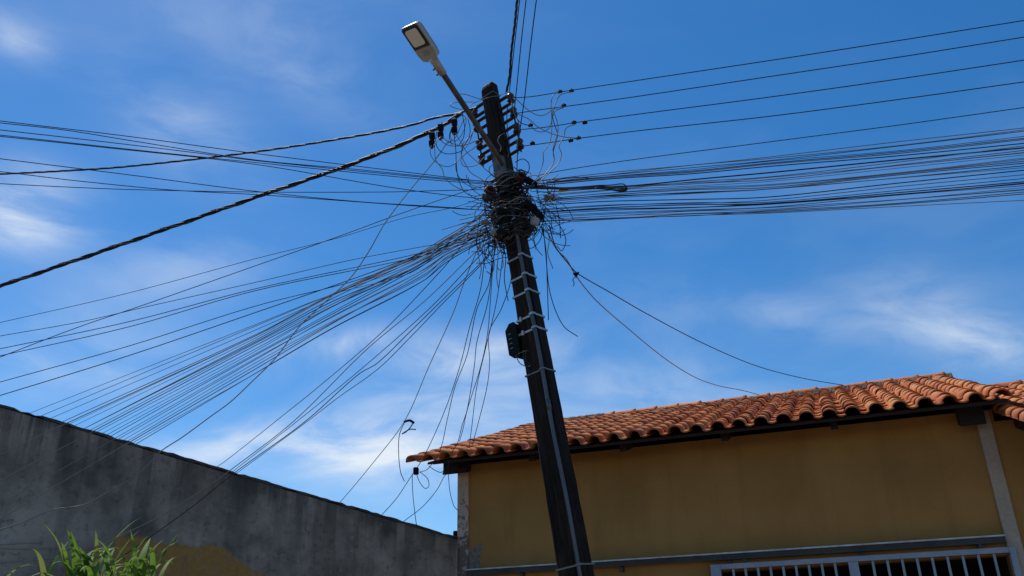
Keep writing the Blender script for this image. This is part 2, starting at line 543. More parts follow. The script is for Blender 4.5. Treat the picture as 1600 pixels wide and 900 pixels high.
# roof structure
def slope(s, n, h): return Vector((s, n, roof_z(n) + h / cp))
S0, S1 = -.39, 5.76
TM = .2100                                           # tile module
NC = int(round((S1 - S0) / TM)); TM = (S1 - S0) / NC
bm = bmesh.new()
def slab(bm, s0, s1, n0, n1, h0, h1, f=slope):
    vs = [bm.verts.new(f(s, n, h)) for s in (s0, s1) for n in (n0, n1) for h in (h0, h1)]
    for q in ((0, 1, 3, 2), (4, 6, 7, 5), (0, 4, 5, 1), (2, 3, 7, 6), (0, 2, 6, 4), (1, 5, 7, 3)): bm.faces.new([vs[i] for i in q])
slab(bm, S0 + .19, 5.62, EAVE_N + .17, RIDGE_N, -.045, -.020)  # closed deck, added and carried past the corner to block light under tiles
# rear slope
def rear(s, n, h): return Vector((s, n, roof_z(RIDGE_N) - (n - RIDGE_N) * tp + h / cp))
slab(bm, S0 + .05, S1 - .05, RIDGE_N + .002, 8.1, -.045, .03, rear)
roof = build('roof', bm, M_wood, house)
for s in (.08, 1.02, 2.04, 3.10, 4.16):
    bm = bmesh.new(); slab(bm, s - .036, s + .036, EAVE_N + .26, 1.0, -.135, -.046)
    build('rafter', bm, M_wood, roof)
for s0, s1 in ((-.10, 2.6), (2.605, S1 - .10)):
    bm = bmesh.new(); slab(bm, s0, s1, EAVE_N + .10, EAVE_N + .14, -.045, -.014)
    build('eave_batten', bm, M_wood, roof)
for n in (.9, 1.9, 2.9):                              # purlins that carry the overhanging verge tiles
    bm = bmesh.new(); slab(bm, S0 + .10, -.061, n - .03, n + .03, -.09, -.022); build('purlin', bm, M_wood, roof)
bm = bmesh.new(); slab(bm, -.13, .16, -.16, -.03, -.20, -.05); build('corner_beam', bm, M_wood, roof)
bm = bmesh.new(); slab(bm, 5.28, 5.50, -.20, -.035, -.24, -.05); build('corner_beam', bm, M_wood, roof)

# one clay tile: an arch and a shallow channel pressed in one piece
def tile_profile(k):
    pts = []
    cw = .64                                         # share of the module taken by the arch
    for i in range(k + 1):
        a = math.pi * i / k
        pts.append((TM * (cw / 2 - cw / 2 * math.cos(a)), .010 + .064 * math.sin(a) ** .85))
    for i in range(1, 5):
        t = i / 4
        pts.append((TM * (cw + (1.04 - cw) * t), .010 - .012 * math.sin(math.pi * t)))
    return pts
TL, EXPO = .395, .300
def tile_mesh(bm, T, k=8, th=.013):
    pr = tile_profile(k)
    rows = []
    for v, lift in ((-.0, .017), (TL * .5, .0085), (TL, .0)):
        rows.append(([bm.verts.new(T(x - TM * .5, v, z + lift)) for x, z in pr], [bm.verts.new(T(x - TM * .5, v, z + lift - th)) for x, z in pr]))
    for (t0, b0), (t1, b1) in zip(rows, rows[1:]):
        for i in range(len(pr) - 1):
            f = bm.faces.new((t0[i], t0[i + 1], t1[i + 1], t1[i])); f.smooth = True
            f = bm.faces.new((b0[i], b1[i], b1[i + 1], b0[i + 1])); f.smooth = True
        bm.faces.new((t0[0], t1[0], b1[0], b0[0])); bm.faces.new((t0[-1], b0[-1], b1[-1], t1[-1]))
    for (t, b) in (rows[0], rows[-1]):
        for i in range(len(pr) - 1): bm.faces.new((t[i], b[i], b[i + 1], t[i + 1]))
bm = bmesh.new(); tile_mesh(bm, lambda x, y, z: Vector((x, y, z)))
bmesh.ops.recalc_face_normals(bm, faces=bm.faces)
tile_me = bpy.data.meshes.new('roof_tile'); bm.to_mesh(tile_me); bm.free(); tile_me.materials.append(M_tile)

NR = int((RIDGE_N - EAVE_N) / cp / EXPO) + 1
cells = []
for r in range(NR):
    for c in range(NC):
        s = S0 + TM * (c + .5); d = r * EXPO
        cells.append((s, d, 'main', 0))
# second, lower roof on the right
EAVE2_Z, EAVE2_N = 3.355, -1.35
def slope2(s, n, h): return Vector((s, n, EAVE2_Z + (n - EAVE2_N) * tp + h / cp))
R2N = 2.5
S20 = 5.60
for r in range(int((R2N - EAVE2_N) / cp / EXPO) + 1):
    for c in range(25): cells.append((S20 + TM * (c + .5), r * EXPO, 'low', 0))
def tile_mtx(s, d, which):
    if which == 'main': n0, z0 = EAVE_N, EAVE_Z
    else: n0, z0 = EAVE2_N, EAVE2_Z
    n = n0 + d * cp; z = z0 + d * math.sin(PITCHR)
    j = random.Random(int(s * 1000) * 31 + int(d * 1000))
    ex = Matrix.Rotation(PITCHR, 4, 'X') @ Matrix.Rotation(j.uniform(-.030, .030), 4, 'Z') @ Matrix.Rotation(j.uniform(-.012, .012), 4, 'Y')
    return Matrix.Translation((s + j.uniform(-.005, .005), n + j.uniform(-.020, .012), z + j.uniform(-.003, .006))) @ ex
HM = Matrix.Translation(A0) @ Matrix.Rotation(HROT, 4, 'Z')
CMI = (Matrix.Translation(CAM) @ CM).inverted()
def vis(c):
    P = HM @ tile_mtx(*c[:3]).translation
    q = CMI @ P
    x, y = 800 - F * q.x / q.z, 450 + F * q.y / q.z
    inside = -20 < x < 1625
    return (0 if inside else 1000) + q.length - (0 if c[2] == 'main' else (1.2 if c[0] < 7.6 else -30))
cells.sort(key=vis)
ind, rest = cells[:286], cells[286:]
low_deck = None
bm = bmesh.new()
slab(bm, S20 + .14, S20 + TM * 25 - .05, EAVE2_N + .16, R2N, -.045, -.02, slope2)
def rear2(s, n, h): return Vector((s, n, EAVE2_Z + (R2N - EAVE2_N) * tp - (n - R2N) * tp + h / cp))
slab(bm, S20 + .05, S20 + TM * 25 - .05, R2N + .002, 8.1, -.045, .03, rear2)
low_roof = build('roof', bm, M_wood, house)
low_roof['label'] = 'lower tiled roof at the right end of the house'
for s in (5.80, 6.9, 7.9, 8.9):
    bm = bmesh.new(); slab(bm, s - .04, s + .04, EAVE2_N + .12, 1.0, -.165, -.046, slope2); build('rafter', bm, M_wood, low_roof)
bm = bmesh.new(); slab(bm, S20 + .10, S20 + TM * 25, EAVE2_N + .10, EAVE2_N + .14, -.045, -.014, slope2); build('eave_batten', bm, M_wood, low_roof)
for c in ind:
    o = bpy.data.objects.new('roof_tile', tile_me); COL.objects.link(o)
    o.parent = roof if c[2] == 'main' else low_roof
    o.matrix_local = tile_mtx(*c[:3])
bm = bmesh.new()
for c in rest:
    if c[2] == 'main' or c[0] < 8.6:
        mt = tile_mtx(*c[:3]); tile_mesh(bm, lambda x, y, z: mt @ Vector((x, y, z)), 6)
tag(build('roof_tiles_far_rows', bm, M_tile, house), kind='stuff')
# ridge: mortar bed and overlapping ridge tiles
RZ = roof_z(RIDGE_N)
bm = bmesh.new()
prev = None
for i in range(241):
    s = S0 + .25 + (S1 - S0 - .2) * i / 240
    hh = random.uniform(-.006, .008) + (.02 if s < .9 else 0)
    cur = [bm.verts.new((s, RIDGE_N + y + random.uniform(-.006, .006), RZ + z)) for y, z in ((-.15 - random.uniform(0, .012), -.03), (-.10, .045 + hh), (0, .085 + hh), (.12, .045), (.15, -.03))]
    if prev:
        for k in range(4): bm.faces.new((prev[k], prev[k + 1], cur[k + 1], cur[k]))
    prev = cur
build('ridge_mortar', bm, M_mortar, roof)
bm = bmesh.new()
def ridge_mesh(bm):
    L, k = .46, 8
    rows = []
    for x, sc in ((0, 1.0), (.05, 1.0), (.051, .86), (L, .80)):
        t = [bm.verts.new((x, -.100 * sc * math.cos(math.pi * i / k), .080 * sc * math.sin(math.pi * i / k))) for i in range(k + 1)]
        b = [bm.verts.new((x, -.088 * sc * math.cos(math.pi * i / k), .068 * sc * math.sin(math.pi * i / k))) for i in range(k + 1)]
        rows.append((t, b))
    for (t0, b0), (t1, b1) in zip(rows, rows[1:]):
        for i in range(k):
            f = bm.faces.new((t0[i], t0[i + 1], t1[i + 1], t1[i])); f.smooth = True
            bm.faces.new((b0[i], b1[i], b1[i + 1], b0[i + 1]))
    for (t, b) in (rows[0], rows[-1]):
        for i in range(k): bm.faces.new((t[i], b[i], b[i + 1], t[i + 1]))
ridge_mesh(bm)
bmesh.ops.recalc_face_normals(bm, faces=bm.faces)
ridge_me = bpy.data.meshes.new('ridge_tile'); bm.to_mesh(ridge_me); bm.free(); ridge_me.materials.append(M_tile)
s = S1 - .03
while s > .75:
    o = bpy.data.objects.new('ridge_tile', ridge_me); COL.objects.link(o); o.parent = roof
    o.location = (s, RIDGE_N + random.uniform(-.008, .008), RZ + .030 + random.uniform(-.006, .006))
    o.rotation_euler = (random.uniform(-.03, .03), random.uniform(-.012, .012), math.pi + random.uniform(-.015, .015))
    s -= .335
s = S20 + 8 * .40
R2Z = EAVE2_Z + (R2N - EAVE2_N) * tp
while s > S20:
    o = bpy.data.objects.new('ridge_tile', ridge_me); COL.objects.link(o); o.parent = low_roof
    o.location = (s, R2N, R2Z + .03); o.rotation_euler = (0, 0, math.pi + random.uniform(-.015, .015))
    s -= .40

# ------------------------------------------------------------------ sliding gate and its track
track = empty('gate_track', H(0, -.03, 2.66), (0, 0, HROT))
tag(track, 'long galvanised steel track fixed across the ochre wall above the gate', 'track')
bm = bmesh.new()
box(bm, (.135, -.055, -.035), (5.435, .026, .0)); box(bm, (.135, -.055, -.052), (5.435, -.045, -.036))
build('rail', bm, M_track, track)
bm = bmesh.new(); box(bm, (.13, -.085, -.008), (5.437, -.0555, .006)); build('lip', bm, M_strap, track)
bm = bmesh.new(); box(bm, (.13, -.070, -.060), (5.437, -.0555, -.050)); build('lip', bm, M_track, track)
for s in (.75, 1.85, 2.95, 4.2, 5.2):
    bm = bmesh.new(); box(bm, (s, -.02, -.11), (s + .035, .028, .016)); build('bracket', bm, M_track, track)

gate = empty('sliding_gate', H(2.78, -.075, .14), (0, 0, HROT))
tag(gate, 'blue grey steel barred sliding gate under the track', 'gate')
GW, GH = 2.715, 2.42
def gb(name, x0, z0, x1, z1, d=.02, m=M_steel, y=0):
    bm = bmesh.new(); box(bm, (x0, y - d, z0), (x1, y + d, z1)); bevel(bm, .003, 1)
    return build(name, bm, m, gate)
gb('stile', 0, 0, .10, GH); gb('stile', GW - .055, 0, GW, GH); gb('stile', 1.29, .06, 1.38, GH - .051)
gb('top_rail', .101, GH - .05, GW - .056, GH); gb('bottom_rail', .101, 0, GW - .056, .059)
gb('middle_rail', .101, 1.0, 1.289, 1.05); gb('middle_rail', 1.381, 1.0, GW - .056, 1.05)
for x0, x1 in ((.10, 1.29), (1.38, GW - .055)):
    nb = 9
    for i in range(1, nb + 1):
        x = x0 + (x1 - x0) * i / (nb + 1)
        gb('bar', x - .0115, .06, x + .0115, GH - .051, .0115)
for x in (.32, 2.42):
    gb('hanger', x, GH + .001, x + .035, GH + .11, .006, M_track, -.0)

# ------------------------------------------------------------------ utility pole
PT = at(763.5, 134, 6.5); PB = at(901, 900, 6.5)
ax = (PT - PB).normalized()
P0 = PB - ax * (PB.z / ax.z)                          # foot at ground level
PLEN = (PT - P0).length
u_ = Vector((math.cos(R(39)), -math.sin(R(39)), 0)); u_ = (u_ - ax * u_.dot(ax)).normalized()
v_ = ax.cross(u_).normalized()
if v_.y < 0: v_ = -v_
PM = Matrix(((u_.x, v_.x, ax.x, P0.x), (u_.y, v_.y, ax.y, P0.y), (u_.z, v_.z, ax.z, P0.z), (0, 0, 0, 1)))
PMI = PM.inverted()
def pw(t):                                            # half width of the face, half depth, at height t along the pole
    k = t / PLEN
    return (.138 + (.071 - .138) * k, .088 + (.052 - .088) * k)
def t_at(py):                                         # height along the pole where its axis is seen at row py
    lo, hi = 0, PLEN
    for _ in range(40):
        m_ = (lo + hi) / 2; q = CMI @ (PM @ Vector((0, 0, m_)))
        if 450 + F * q.y / q.z > py: lo = m_
        else: hi = m_
    return lo
pole = empty('utility_pole'); pole.matrix_world = PM
tag(pole, 'tall dark leaning utility pole crowded with cables in front of the house', 'utility pole')
bm = bmesh.new()
prev = None
rj = random.Random(5)
for i in range(61):
    t = -.3 + (PLEN - .05 + .3) * i / 60
    w, d = pw(t)
    j = [rj.uniform(-.003, .003) for _ in range(4)]
    ch = .016
    sec = [(-w + ch, -d), (w - ch, -d), (w, -d + ch), (w, d - ch), (w - ch, d), (-w + ch, d), (-w, d - ch), (-w, -d + ch)]
    cur = [bm.verts.new((a + j[k % 4], b + j[(k + 1) % 4], t)) for k, (a, b) in enumerate(sec)]
    if prev:
        for k in range(8): bm.faces.new((prev[k], prev[(k + 1) % 8], cur[(k + 1) % 8], cur[k]))
    prev = cur
w, d = pw(PLEN)
for dz, sc in ((.03, .90), (.05, .70)):
    cur = [bm.verts.new((v.co.x * sc + .008, v.co.y * sc, PLEN - .05 + dz)) for v in prev] if dz == .03 else [bm.verts.new((v.co.x * .72 + .01, v.co.y * .7, PLEN - .0)) for v in prev]
    for k in range(8): bm.faces.new((prev[k], prev[(k + 1) % 8], cur[(k + 1) % 8], cur[k]))
    prev = cur
bm.faces.new(prev)
build('shaft', bm, M_pole, pole)

# conduit down the near corner
TC1 = t_at(322)
bm = bmesh.new()
pts = []
for i in range(40):
    t = -.1 + (TC1 + .1) * i / 39; w, d = pw(t)
    pts.append(Vector((w - .016 + .004 * math.sin(i * .7), -d - .019, t)))
tube(bm, pts, .0155, 10)
tcx = pts
o = build('conduit', bm, M_conduit, pole, True)
bm = bmesh.new()
for py in (640, 360):
    t = t_at(py); w, d = pw(t); tube(bm, [Vector((w - .016, -d - .019, t - .04)), Vector((w - .016, -d - .019, t + .04))], .0185, 10)
build('conduit_coupling', bm, M_conduit, pole, True)

def band(py, hh=.0085, th=.004, m=M_strap, name='steel_band', bump=True):
    t = t_at(py); w, d = pw(t); w += th; d += th
    k = .0
    path = [(-w, -d), (w - .048, -d), (w - .036, -d - .033), (w - .002, -d - .036), (w + .008, -d - .012), (w, -d + .02), (w, d), (-w, d)] if bump else [(-w, -d), (w, -d), (w, d), (-w, d)]
    bm = bmesh.new()
    o_ = [[bm.verts.new((a, b, t + z)) for a, b in path] for z in (-hh, hh)]
    i_ = [[bm.verts.new((a * (1 - th / w), b * (1 - th / d), t + z)) for a, b in path] for z in (-hh, hh)]
    n = len(path)
    for k in range(n):
        k2 = (k + 1) % n
        bm.faces.new((o_[0][k], o_[0][k2], o_[1][k2], o_[1][k])); bm.faces.new((i_[0][k2], i_[0][k], i_[1][k], i_[1][k2]))
        bm.faces.new((o_[1][k], o_[1][k2], i_[1][k2], i_[1][k])); bm.faces.new((o_[0][k2], o_[0][k], i_[0][k], i_[0][k2]))
    b = build(name, bm, m, pole)
    return b, t, w, d
for py in (353, 371, 407, 437, 462, 499, 520):
    b, t, w, d = band(py)
    if py in (499, 520):
        bm = bmesh.new(); box(bm, (-w * .55, -d - .012, t - .02), (-w * .55 + .02, -d - .001, t + .02)); build('buckle', bm, M_strap, b)
b, t, w, d = band(584, .006, .004, M_cable2, 'tie_wire')
b, t, w, d = band(886, .006, .004, M_cable2, 'tie_wire')
b, t, w, d = band(152, .0035, .003, M_cable2, 'tie_wire', False)

# thick cables strapped down the pole beside the conduit
bm = bmesh.new()
for dx in (-.036, .030):
    pts = []
    for i in range(30):
        t = t_at(372) - .05 + (t_at(275) - t_at(372) + .1) * i / 29; w, d = pw(t)
        pts.append(Vector((w - .05 + dx + .006 * math.sin(i * .9 + dx * 90), -d - .014, t)))
    tube(bm, pts, .011, 8)
build('riser_cable', bm, M_cable, pole, True)

# ------------------------------------------------------------------ black splice closure on the pole
def pole_local(px, py, v):                            # local pole point seen at px,py lying on the plane v = const
    c = PMI @ CAM; dv = PMI.to_3x3() @ ray(px, py)
    return c + dv * ((v - c.y) / dv.y)
t0 = t_at(551); t1 = t_at(503); w, d = pw((t0 + t1) / 2)
closure = empty('distribution_box'); closure.matrix_world = PM @ Matrix.Translation((-w - .052, -.01, t0 - .005))
tag(closure, 'black ribbed plastic terminal box strapped to the left side of the pole', 'terminal box')
hL = t1 - t0 + .02
bm = bmesh.new()
hw, hd, c_ = .050, .085, .045
for (z0, z1, g_) in ((0, hL, 0.0),):
    prof = [(-hw, c_ * .9), (-hw, hL - c_), (-hw + c_, hL), (hw - .012, hL), (hw, hL - .012), (hw, .012), (hw - .012, 0), (-hw + c_, 0)]
    a = [bm.verts.new((x, -hd, z)) for x, z in prof]; b = [bm.verts.new((x, hd, z)) for x, z in prof]
    bm.faces.new(a); bm.faces.new(b[::-1])
    for i in range(8): bm.faces.new((a[i], a[(i + 1) % 8], b[(i + 1) % 8], b[i]))
bevel(bm, .007, 2)
build('case', bm, M_box, closure)
for i in range(4):
    bm = bmesh.new(); z = hL * (.285 + .14 * i)
    box(bm, (-.030, -hd - .004, z), (-.002, -hd - .0005, z + .005)); build('port_label', bm, M_greyplastic, closure)
bm = bmesh.new(); box(bm, (.0505, -.03, .02), (.075, .03, hL - .02)); build('mounting_foot', bm, M_box, closure)

# ------------------------------------------------------------------ spool insulator racks
def make_rack(sgn, pys, label):
    """one bracket row on the side of the pole: each spool held between two flat arms, one rod through all"""
    root = empty('insulator_rack')
    ts = [t_at(py) for py in pys]
    w, d = pw(sum(ts) / len(ts))
    root.matrix_world = PM @ Matrix.Translation((sgn * (w + .001), 0, ts[-1]))
    tag(root, label, 'insulator rack', 'insulator racks on the pole top')
    z0 = ts[-1]
    reach = .138
    for i, t in enumerate(ts):
        w_t = pw(t)[0] - w
        z = t - z0
        x = sgn * reach + sgn * w_t
        bm = bmesh.new()
        lathe(bm, [(.014, z - .036), (.035, z - .036), (.037, z - .026), (.030, z - .012), (.022, z - .004), (.022, z + .004), (.030, z + .012), (.037, z + .026), (.035, z + .036), (.014, z + .036)],
              lambda a, b, c: Vector((x + a, b - .0, c)), 14)
        build('insulator', bm, M_insul, root, False)
        for dz in (-.046, .046):
            bm = bmesh.new()
            lo, hi = sorted((sgn * (w_t + .002), x + sgn * .022))
            box(bm, (lo, -.016, z + dz - .006), (hi, .016, z + dz + .006)); build('arm', bm, M_iron, root)
        bm = bmesh.new(); lo, hi = sorted((sgn * (w_t + .001), sgn * (w_t + .009))); box(bm, (lo, -.022, z - .055), (hi, .022, z + .055)); build('back_plate', bm, M_iron, root)
    bm = bmesh.new()
    dw0 = pw(ts[0])[0] - w; dw1 = pw(ts[-1])[0] - w
    tube(bm, [Vector((sgn * (reach + dw1), 0, -.08)), Vector((sgn * (reach + dw0), 0, ts[0] - z0 + .075))], .0075, 8)
    build('rod', bm, M_iron, root)
    return root
make_rack(-1, (160, 181, 209, 232), 'rack of brown spool insulators on the left of the pole top behind the lamp arm')
make_rack(1, (172, 194, 219, 243), 'rack of brown spool insulators on the right of the pole top')

# ------------------------------------------------------------------ street lamp
LP1 = at(786, 257, 6.30); LP2 = at(682, 100, 5.55)
lamp = empty('street_lamp', LP1)
tag(lamp, 'grey LED street lamp on a slanted pipe arm clamped to the pole', 'street lamp')
arm = LP2 - LP1
bm = bmesh.new()
tube(bm, [arm * (i / 12) for i in range(0, 13)], .0235, 12); build('arm', bm, M_armpipe, lamp, False)
ld = arm.normalized()
lw = ld.cross(Vector((0, 0, 1))).normalized()
tilt = R(-14)
lw = (lw * math.cos(tilt) + ld.cross(lw) * math.sin(tilt)).normalized()
ln = lw.cross(ld).normalized()
if ln.z < 0: ln = -ln; lw = -lw
HL, HW = .40, .092
def LT(x, y, z): return arm + ld * (x - .03) + lw * y + ln * z
# x runs outwards from the neck, y sideways, z up
bm = bmesh.new()
prof = [(.085, .045), (.10, .078), (.15, HW), (HL - .02, HW), (HL, HW - .02)]
poly = [(x, y) for x, y in prof] + [(x, -y) for x, y in prof[::-1]]
lowv = [bm.verts.new(LT(x, y, -.030)) for x, y in poly]
midv = [bm.verts.new(LT(x, y * 1.02, .012)) for x, y in poly]
topv = [bm.verts.new(LT(.10 + (x - .10) * .93, y * .72, .042)) for x, y in poly]
bm.faces.new(lowv); bm.faces.new(topv[::-1])
n = len(poly)
for A_, B_ in ((lowv, midv), (midv, topv)):
    for i in range(n): bm.faces.new((A_[i], A_[(i + 1) % n], B_[(i + 1) % n], B_[i]))
bevel(bm, .005, 2)
head = build('head', bm, M_lampbody, lamp)
bm = bmesh.new()
fr = [bm.verts.new(LT(x, y, z)) for z in (-.0305, -.037) for x, y in ((.205, HW - .004), (HL - .016, HW - .004), (HL - .004, HW - .022), (HL - .004, -HW + .022), (HL - .016, -HW + .004), (.205, -HW + .004))]
bm.faces.new(fr[:6]); bm.faces.new(fr[6:][::-1])
for i in range(6): bm.faces.new((fr[i], fr[(i + 1) % 6], fr[6 + (i + 1) % 6], fr[6 + i]))
build('lens_frame', bm, M_lampframe, lamp)
bm = bmesh.new()
xa, xb, ya, rc = .226, HL - .028, HW - .024, .022
rd = []
for cx_, cy_, a0 in ((xb - rc, ya - rc, 0), (xa + rc, ya - rc, 90), (xa + rc, -ya + rc, 180), (xb - rc, -ya + rc, 270)):
    for q in range(6): rd.append((cx_ + rc * math.cos(R(a0 + q * 18)), cy_ + rc * math.sin(R(a0 + q * 18))))
la = [bm.verts.new(LT(x, y, -.0375)) for x, y in rd]; lb = [bm.verts.new(LT(xa / 2 + xb / 2 + (x - xa / 2 - xb / 2) * .97, y * .96, -.0415)) for x, y in rd]
bm.faces.new(la); bm.faces.new(lb[::-1])
for i in range(len(rd)): bm.faces.new((la[i], la[(i + 1) % len(rd)], lb[(i + 1) % len(rd)], lb[i]))
build('lens', bm, M_lens, lamp)
bm = bmesh.new()
tube(bm, [LT(-.07, 0, 0), LT(.03, 0, 0), LT(.10, 0, .0)], [.034, .036, .040], 14); build('neck', bm, M_lampbody, lamp)
for x in (-.04, .01):
    bm = bmesh.new(); tube(bm, [LT(x, .015, -.03), LT(x, .015, -.052)], .007, 6); build('bolt', bm, M_iron, lamp)
bm = bmesh.new(); box(bm, (.135, -.035, -.0325), (.175, .035, -.0301), LT); build('rating_plate', bm, M_greyplastic, lamp)
# clamp plates that hold the arm
bm = bmesh.new()
tA = t_at(275); w, d = pw(tA)
LMI = lamp.matrix_basis.inverted()
Lp = lambda x, y, z: (PM @ Vector((x, y, z))) - LP1
box(bm, (-w * .55, -d - .030, t_at(290)), (w * .25, -d - .002, t_at(240)), Lp); bevel(bm, .006, 1)
build('clamp_plate', bm, M_plate, lamp)
bm = bmesh.new(); box(bm, (w * .40, -d - .055, t_at(282)), (w * .95, -d - .003, t_at(254)), Lp); bevel(bm, .006, 1); build('clamp_block', bm, M_plate, lamp)
for py in (245, 283):
    bm = bmesh.new(); t = t_at(py); box(bm, (-w - .008, -d - .038, t - .012), (w + .008, -d - .0305, t + .012), Lp); build('clamp_bar', bm, M_iron, lamp)

# ------------------------------------------------------------------ cables
def px_path(pts, Y0, Y1=None, ext0=0, ext1=0):
    """pts: (px, py[, Y]); distances down the street run evenly from Y0 to Y1"""
    if Y1 is None: Y1 = Y0
    L = [0]
    for a, b in zip(pts, pts[1:]): L.append(L[-1] + math.hypot(b[0] - a[0], b[1] - a[1]))
    P = [at(p[0], p[1], p[2] if len(p) > 2 else Y0 + (Y1 - Y0) * l / L[-1]) for p, l in zip(pts, L)]
    if ext1:
        dv = P[-1] - P[-2]; P.append(P[-1] + dv.normalized() * ext1)
    if ext0:
        dv = P[0] - P[1]; P.insert(0, P[0] + dv.normalized() * ext0)
    return P


def cable(name, label, cat, P, r=.0045, m=None, group=None, n=10, sides=6):
    r *= .86
    bm = bmesh.new()
    o0 = P[0].copy()
    Q = [p - o0 for p in spline(P, n)]
    tube(bm, Q, r, sides)
    o = build(name, bm, m or M_cable, None, True, o0)
    return tag(o, label, cat, group)


def twisted(name, label, P, r, rs, turns, group=None, strands=3, core=True):
    root = empty(name, P[0]); tag(root, label, 'power cable', group)
    Q = [p - P[0] for p in spline(P, 60)]
    fr = []
    L = 0
    for i, p in enumerate(Q):
        dd = (Q[min(i + 1, len(Q) - 1)] - Q[max(i - 1, 0)]).normalized()
        x = (Vector((0, 0, 1)) - dd * dd.z).normalized(); y = dd.cross(x)
        if i: L += (p - Q[i - 1]).length
        fr.append((p, x, y, L))
    for k in range(strands):
        bm = bmesh.new()
        tube(bm, [p + (x * math.cos(2 * math.pi * (k / strands + l * turns)) + y * math.sin(2 * math.pi * (k / strands + l * turns))) * rs for p, x, y, l in fr], r, 7)
        build('strand', bm, M_cable, root, True)
    if core:
        bm = bmesh.new(); tube(bm, [p + (x * math.cos(2 * math.pi * (.17 + l * turns)) + y * math.sin(2 * math.pi * (.17 + l * turns))) * (rs + r) for p, x, y, l in fr], r * .5, 6)
        build('neutral_wire', bm, M_alu, root, True)
    return root


# --- heavy twisted cables
twisted('twisted_cable', 'thickest black twisted power cable sloping down to the left edge', px_path([(722, 176), (690, 197), (640, 220), (600, 237), (520, 267), (400, 308), (250, 361), (120, 406), (0, 447)], 6.35, 7.4, ext1=2.5), .0088, .0105, 1.9)
twisted('twisted_cable', 'thinner twisted power cable with the gentlest slope on the left', px_path([(745, 168), (712, 178), (680, 184), (640, 196), (560, 212), (400, 237), (200, 260), (100, 267), (0, 272)], 6.35, 8.6, ext1=2.5), .0058, .0062, 1.7, core=False)
twisted('twisted_cable', 'twisted service cable rising from the right rack to the top edge', px_path([(791, 145), (796, 120), (799, 80), (804, 40), (808, 0)], 6.45, y_at_z(808, 0, at(791, 145, 6.45).z - .05), ext1=2.2), .0058, .006, 3.0, core=False)
z_top = at(800, 150, 6.45).z - .05
for lab, pts in (('thin wire just right of the twisted cable rising to the top edge', [(796, 142), (799, 115), (805, 60), (812, 0)]),
                 ('middle thin wire rising from the pole to the top edge', [(803, 178), (808, 130), (815, 60), (822, 0)]),
                 ('rightmost thin wire rising from the pole to the top edge', [(808, 290), (808, 255), (811, 215), (820, 150), (828, 80), (838, 0)])):
    P = px_path(pts, 6.45, y_at_z(pts[-1][0], pts[-1][1], z_top - (.25 if pts[0][1] > 200 else 0)), ext1=2.2)
    cable('overhead_wire', lab, 'wire', P, .0055, None, 'wires rising overhead from the pole')

# --- four open conductors and the fifth below them, to the right
for i, (pts) in enumerate([[(795, 153), (830, 151), (880, 143), (1000, 125), (1200, 95), (1400, 64), (1600, 32)],
                           [(800, 178), (840, 172), (893, 165), (1000, 150), (1200, 120), (1400, 90), (1600, 58)],
                           [(806, 203), (850, 199), (903, 191), (1000, 178), (1200, 152), (1400, 124), (1600, 94)],
                           [(811, 229), (850, 224), (905, 216), (1000, 204), (1200, 182), (1400, 156), (1600, 128)],
                           [(842, 274), (880, 266), (1000, 248), (1200, 222), (1400, 196), (1600, 168)]]):
    z = at(*pts[0], 6.45).z
    Y1 = y_at_z(1600, pts[-1][1], z - .12)
    nm = ['highest', 'second highest', 'third highest', 'fourth highest', 'lone fifth'][i]
    cable('power_line', f'{nm} bare power line running from the pole to the right edge', 'power line', px_path(pts, 6.45, Y1, ext1=2.5), .0052 if i < 4 else .0045, M_cable, 'separate power lines to the right', 14)

# --- dense telecom bundle to the right
ORD = ['first', 'second', 'third', 'fourth', 'fifth', 'sixth', 'seventh', 'eighth', 'ninth', 'tenth', 'eleventh', 'twelfth', 'thirteenth', 'fourteenth', 'fifteenth', 'sixteenth', 'seventeenth', 'eighteenth', 'nineteenth', 'twentieth', 'twenty-first', 'twenty-second', 'twenty-third', 'twenty-fourth', 'twenty-fifth', 'twenty-sixth', 'twenty-seventh', 'twenty-eighth', 'twenty-ninth', 'thirtieth', 'thirty-first']
RB = [(282, 245, 200), (283, 251, 205), (285, 254, 213), (287, 257, 218), (300, 281, 235), (303, 284, 242), (308, 287, 247), (309, 290, 249), (313, 294, 255), (317, 297, 262),
      (320, 306, 266), (325, 312, 273), (330, 316, 284), (334, 319, 286), (338, 322, 290), (340, 325, 296), (344, 328, 297), (347, 330, 300), (349, 333, 313), (306, 276, 228), (289, 262, 224), (284, 248, 203), (298, 279, 239), (311, 292, 252), (327, 314, 279), (342, 326, 293), (286, 256, 216), (302, 282, 238), (315, 296, 259), (333, 318, 287), (346, 331, 303)]
rb = random.Random(3)
for i, (a, b, c) in enumerate(RB):
    x0 = rb.uniform(828, 852)
    pts = [(x0, a + rb.uniform(-1, 3)), (950, a + (b - a) * .30 - .5 + rb.uniform(-1.6, 1.6)), (1080, a + (b - a) * .66 + rb.uniform(-2.2, 2.2)), (1200, b + rb.uniform(-2, 2)), (1400, b + (c - b) * .5 + 1.2 + rb.uniform(-2.2, 2.2)), (1600, c)]
    z = at(845, a, 6.45).z
    Y1 = y_at_z(1600, c, z - .10) + rb.uniform(-.15, .15)
    m = M_cable if rb.random() < .5 else M_cable2
    rank = sorted(q[2] for q in RB).index(c)
    lab = f'{ORD[rank]} thin cable from the top of the dense bundle where it meets the right edge'
    cable('telecom_cable', lab, 'cable', px_path(pts, 6.45, Y1, ext1=2.5), rb.choice((.0032, .0038, .0044, .0056)), m, 'telecom bundle to the right', 12)
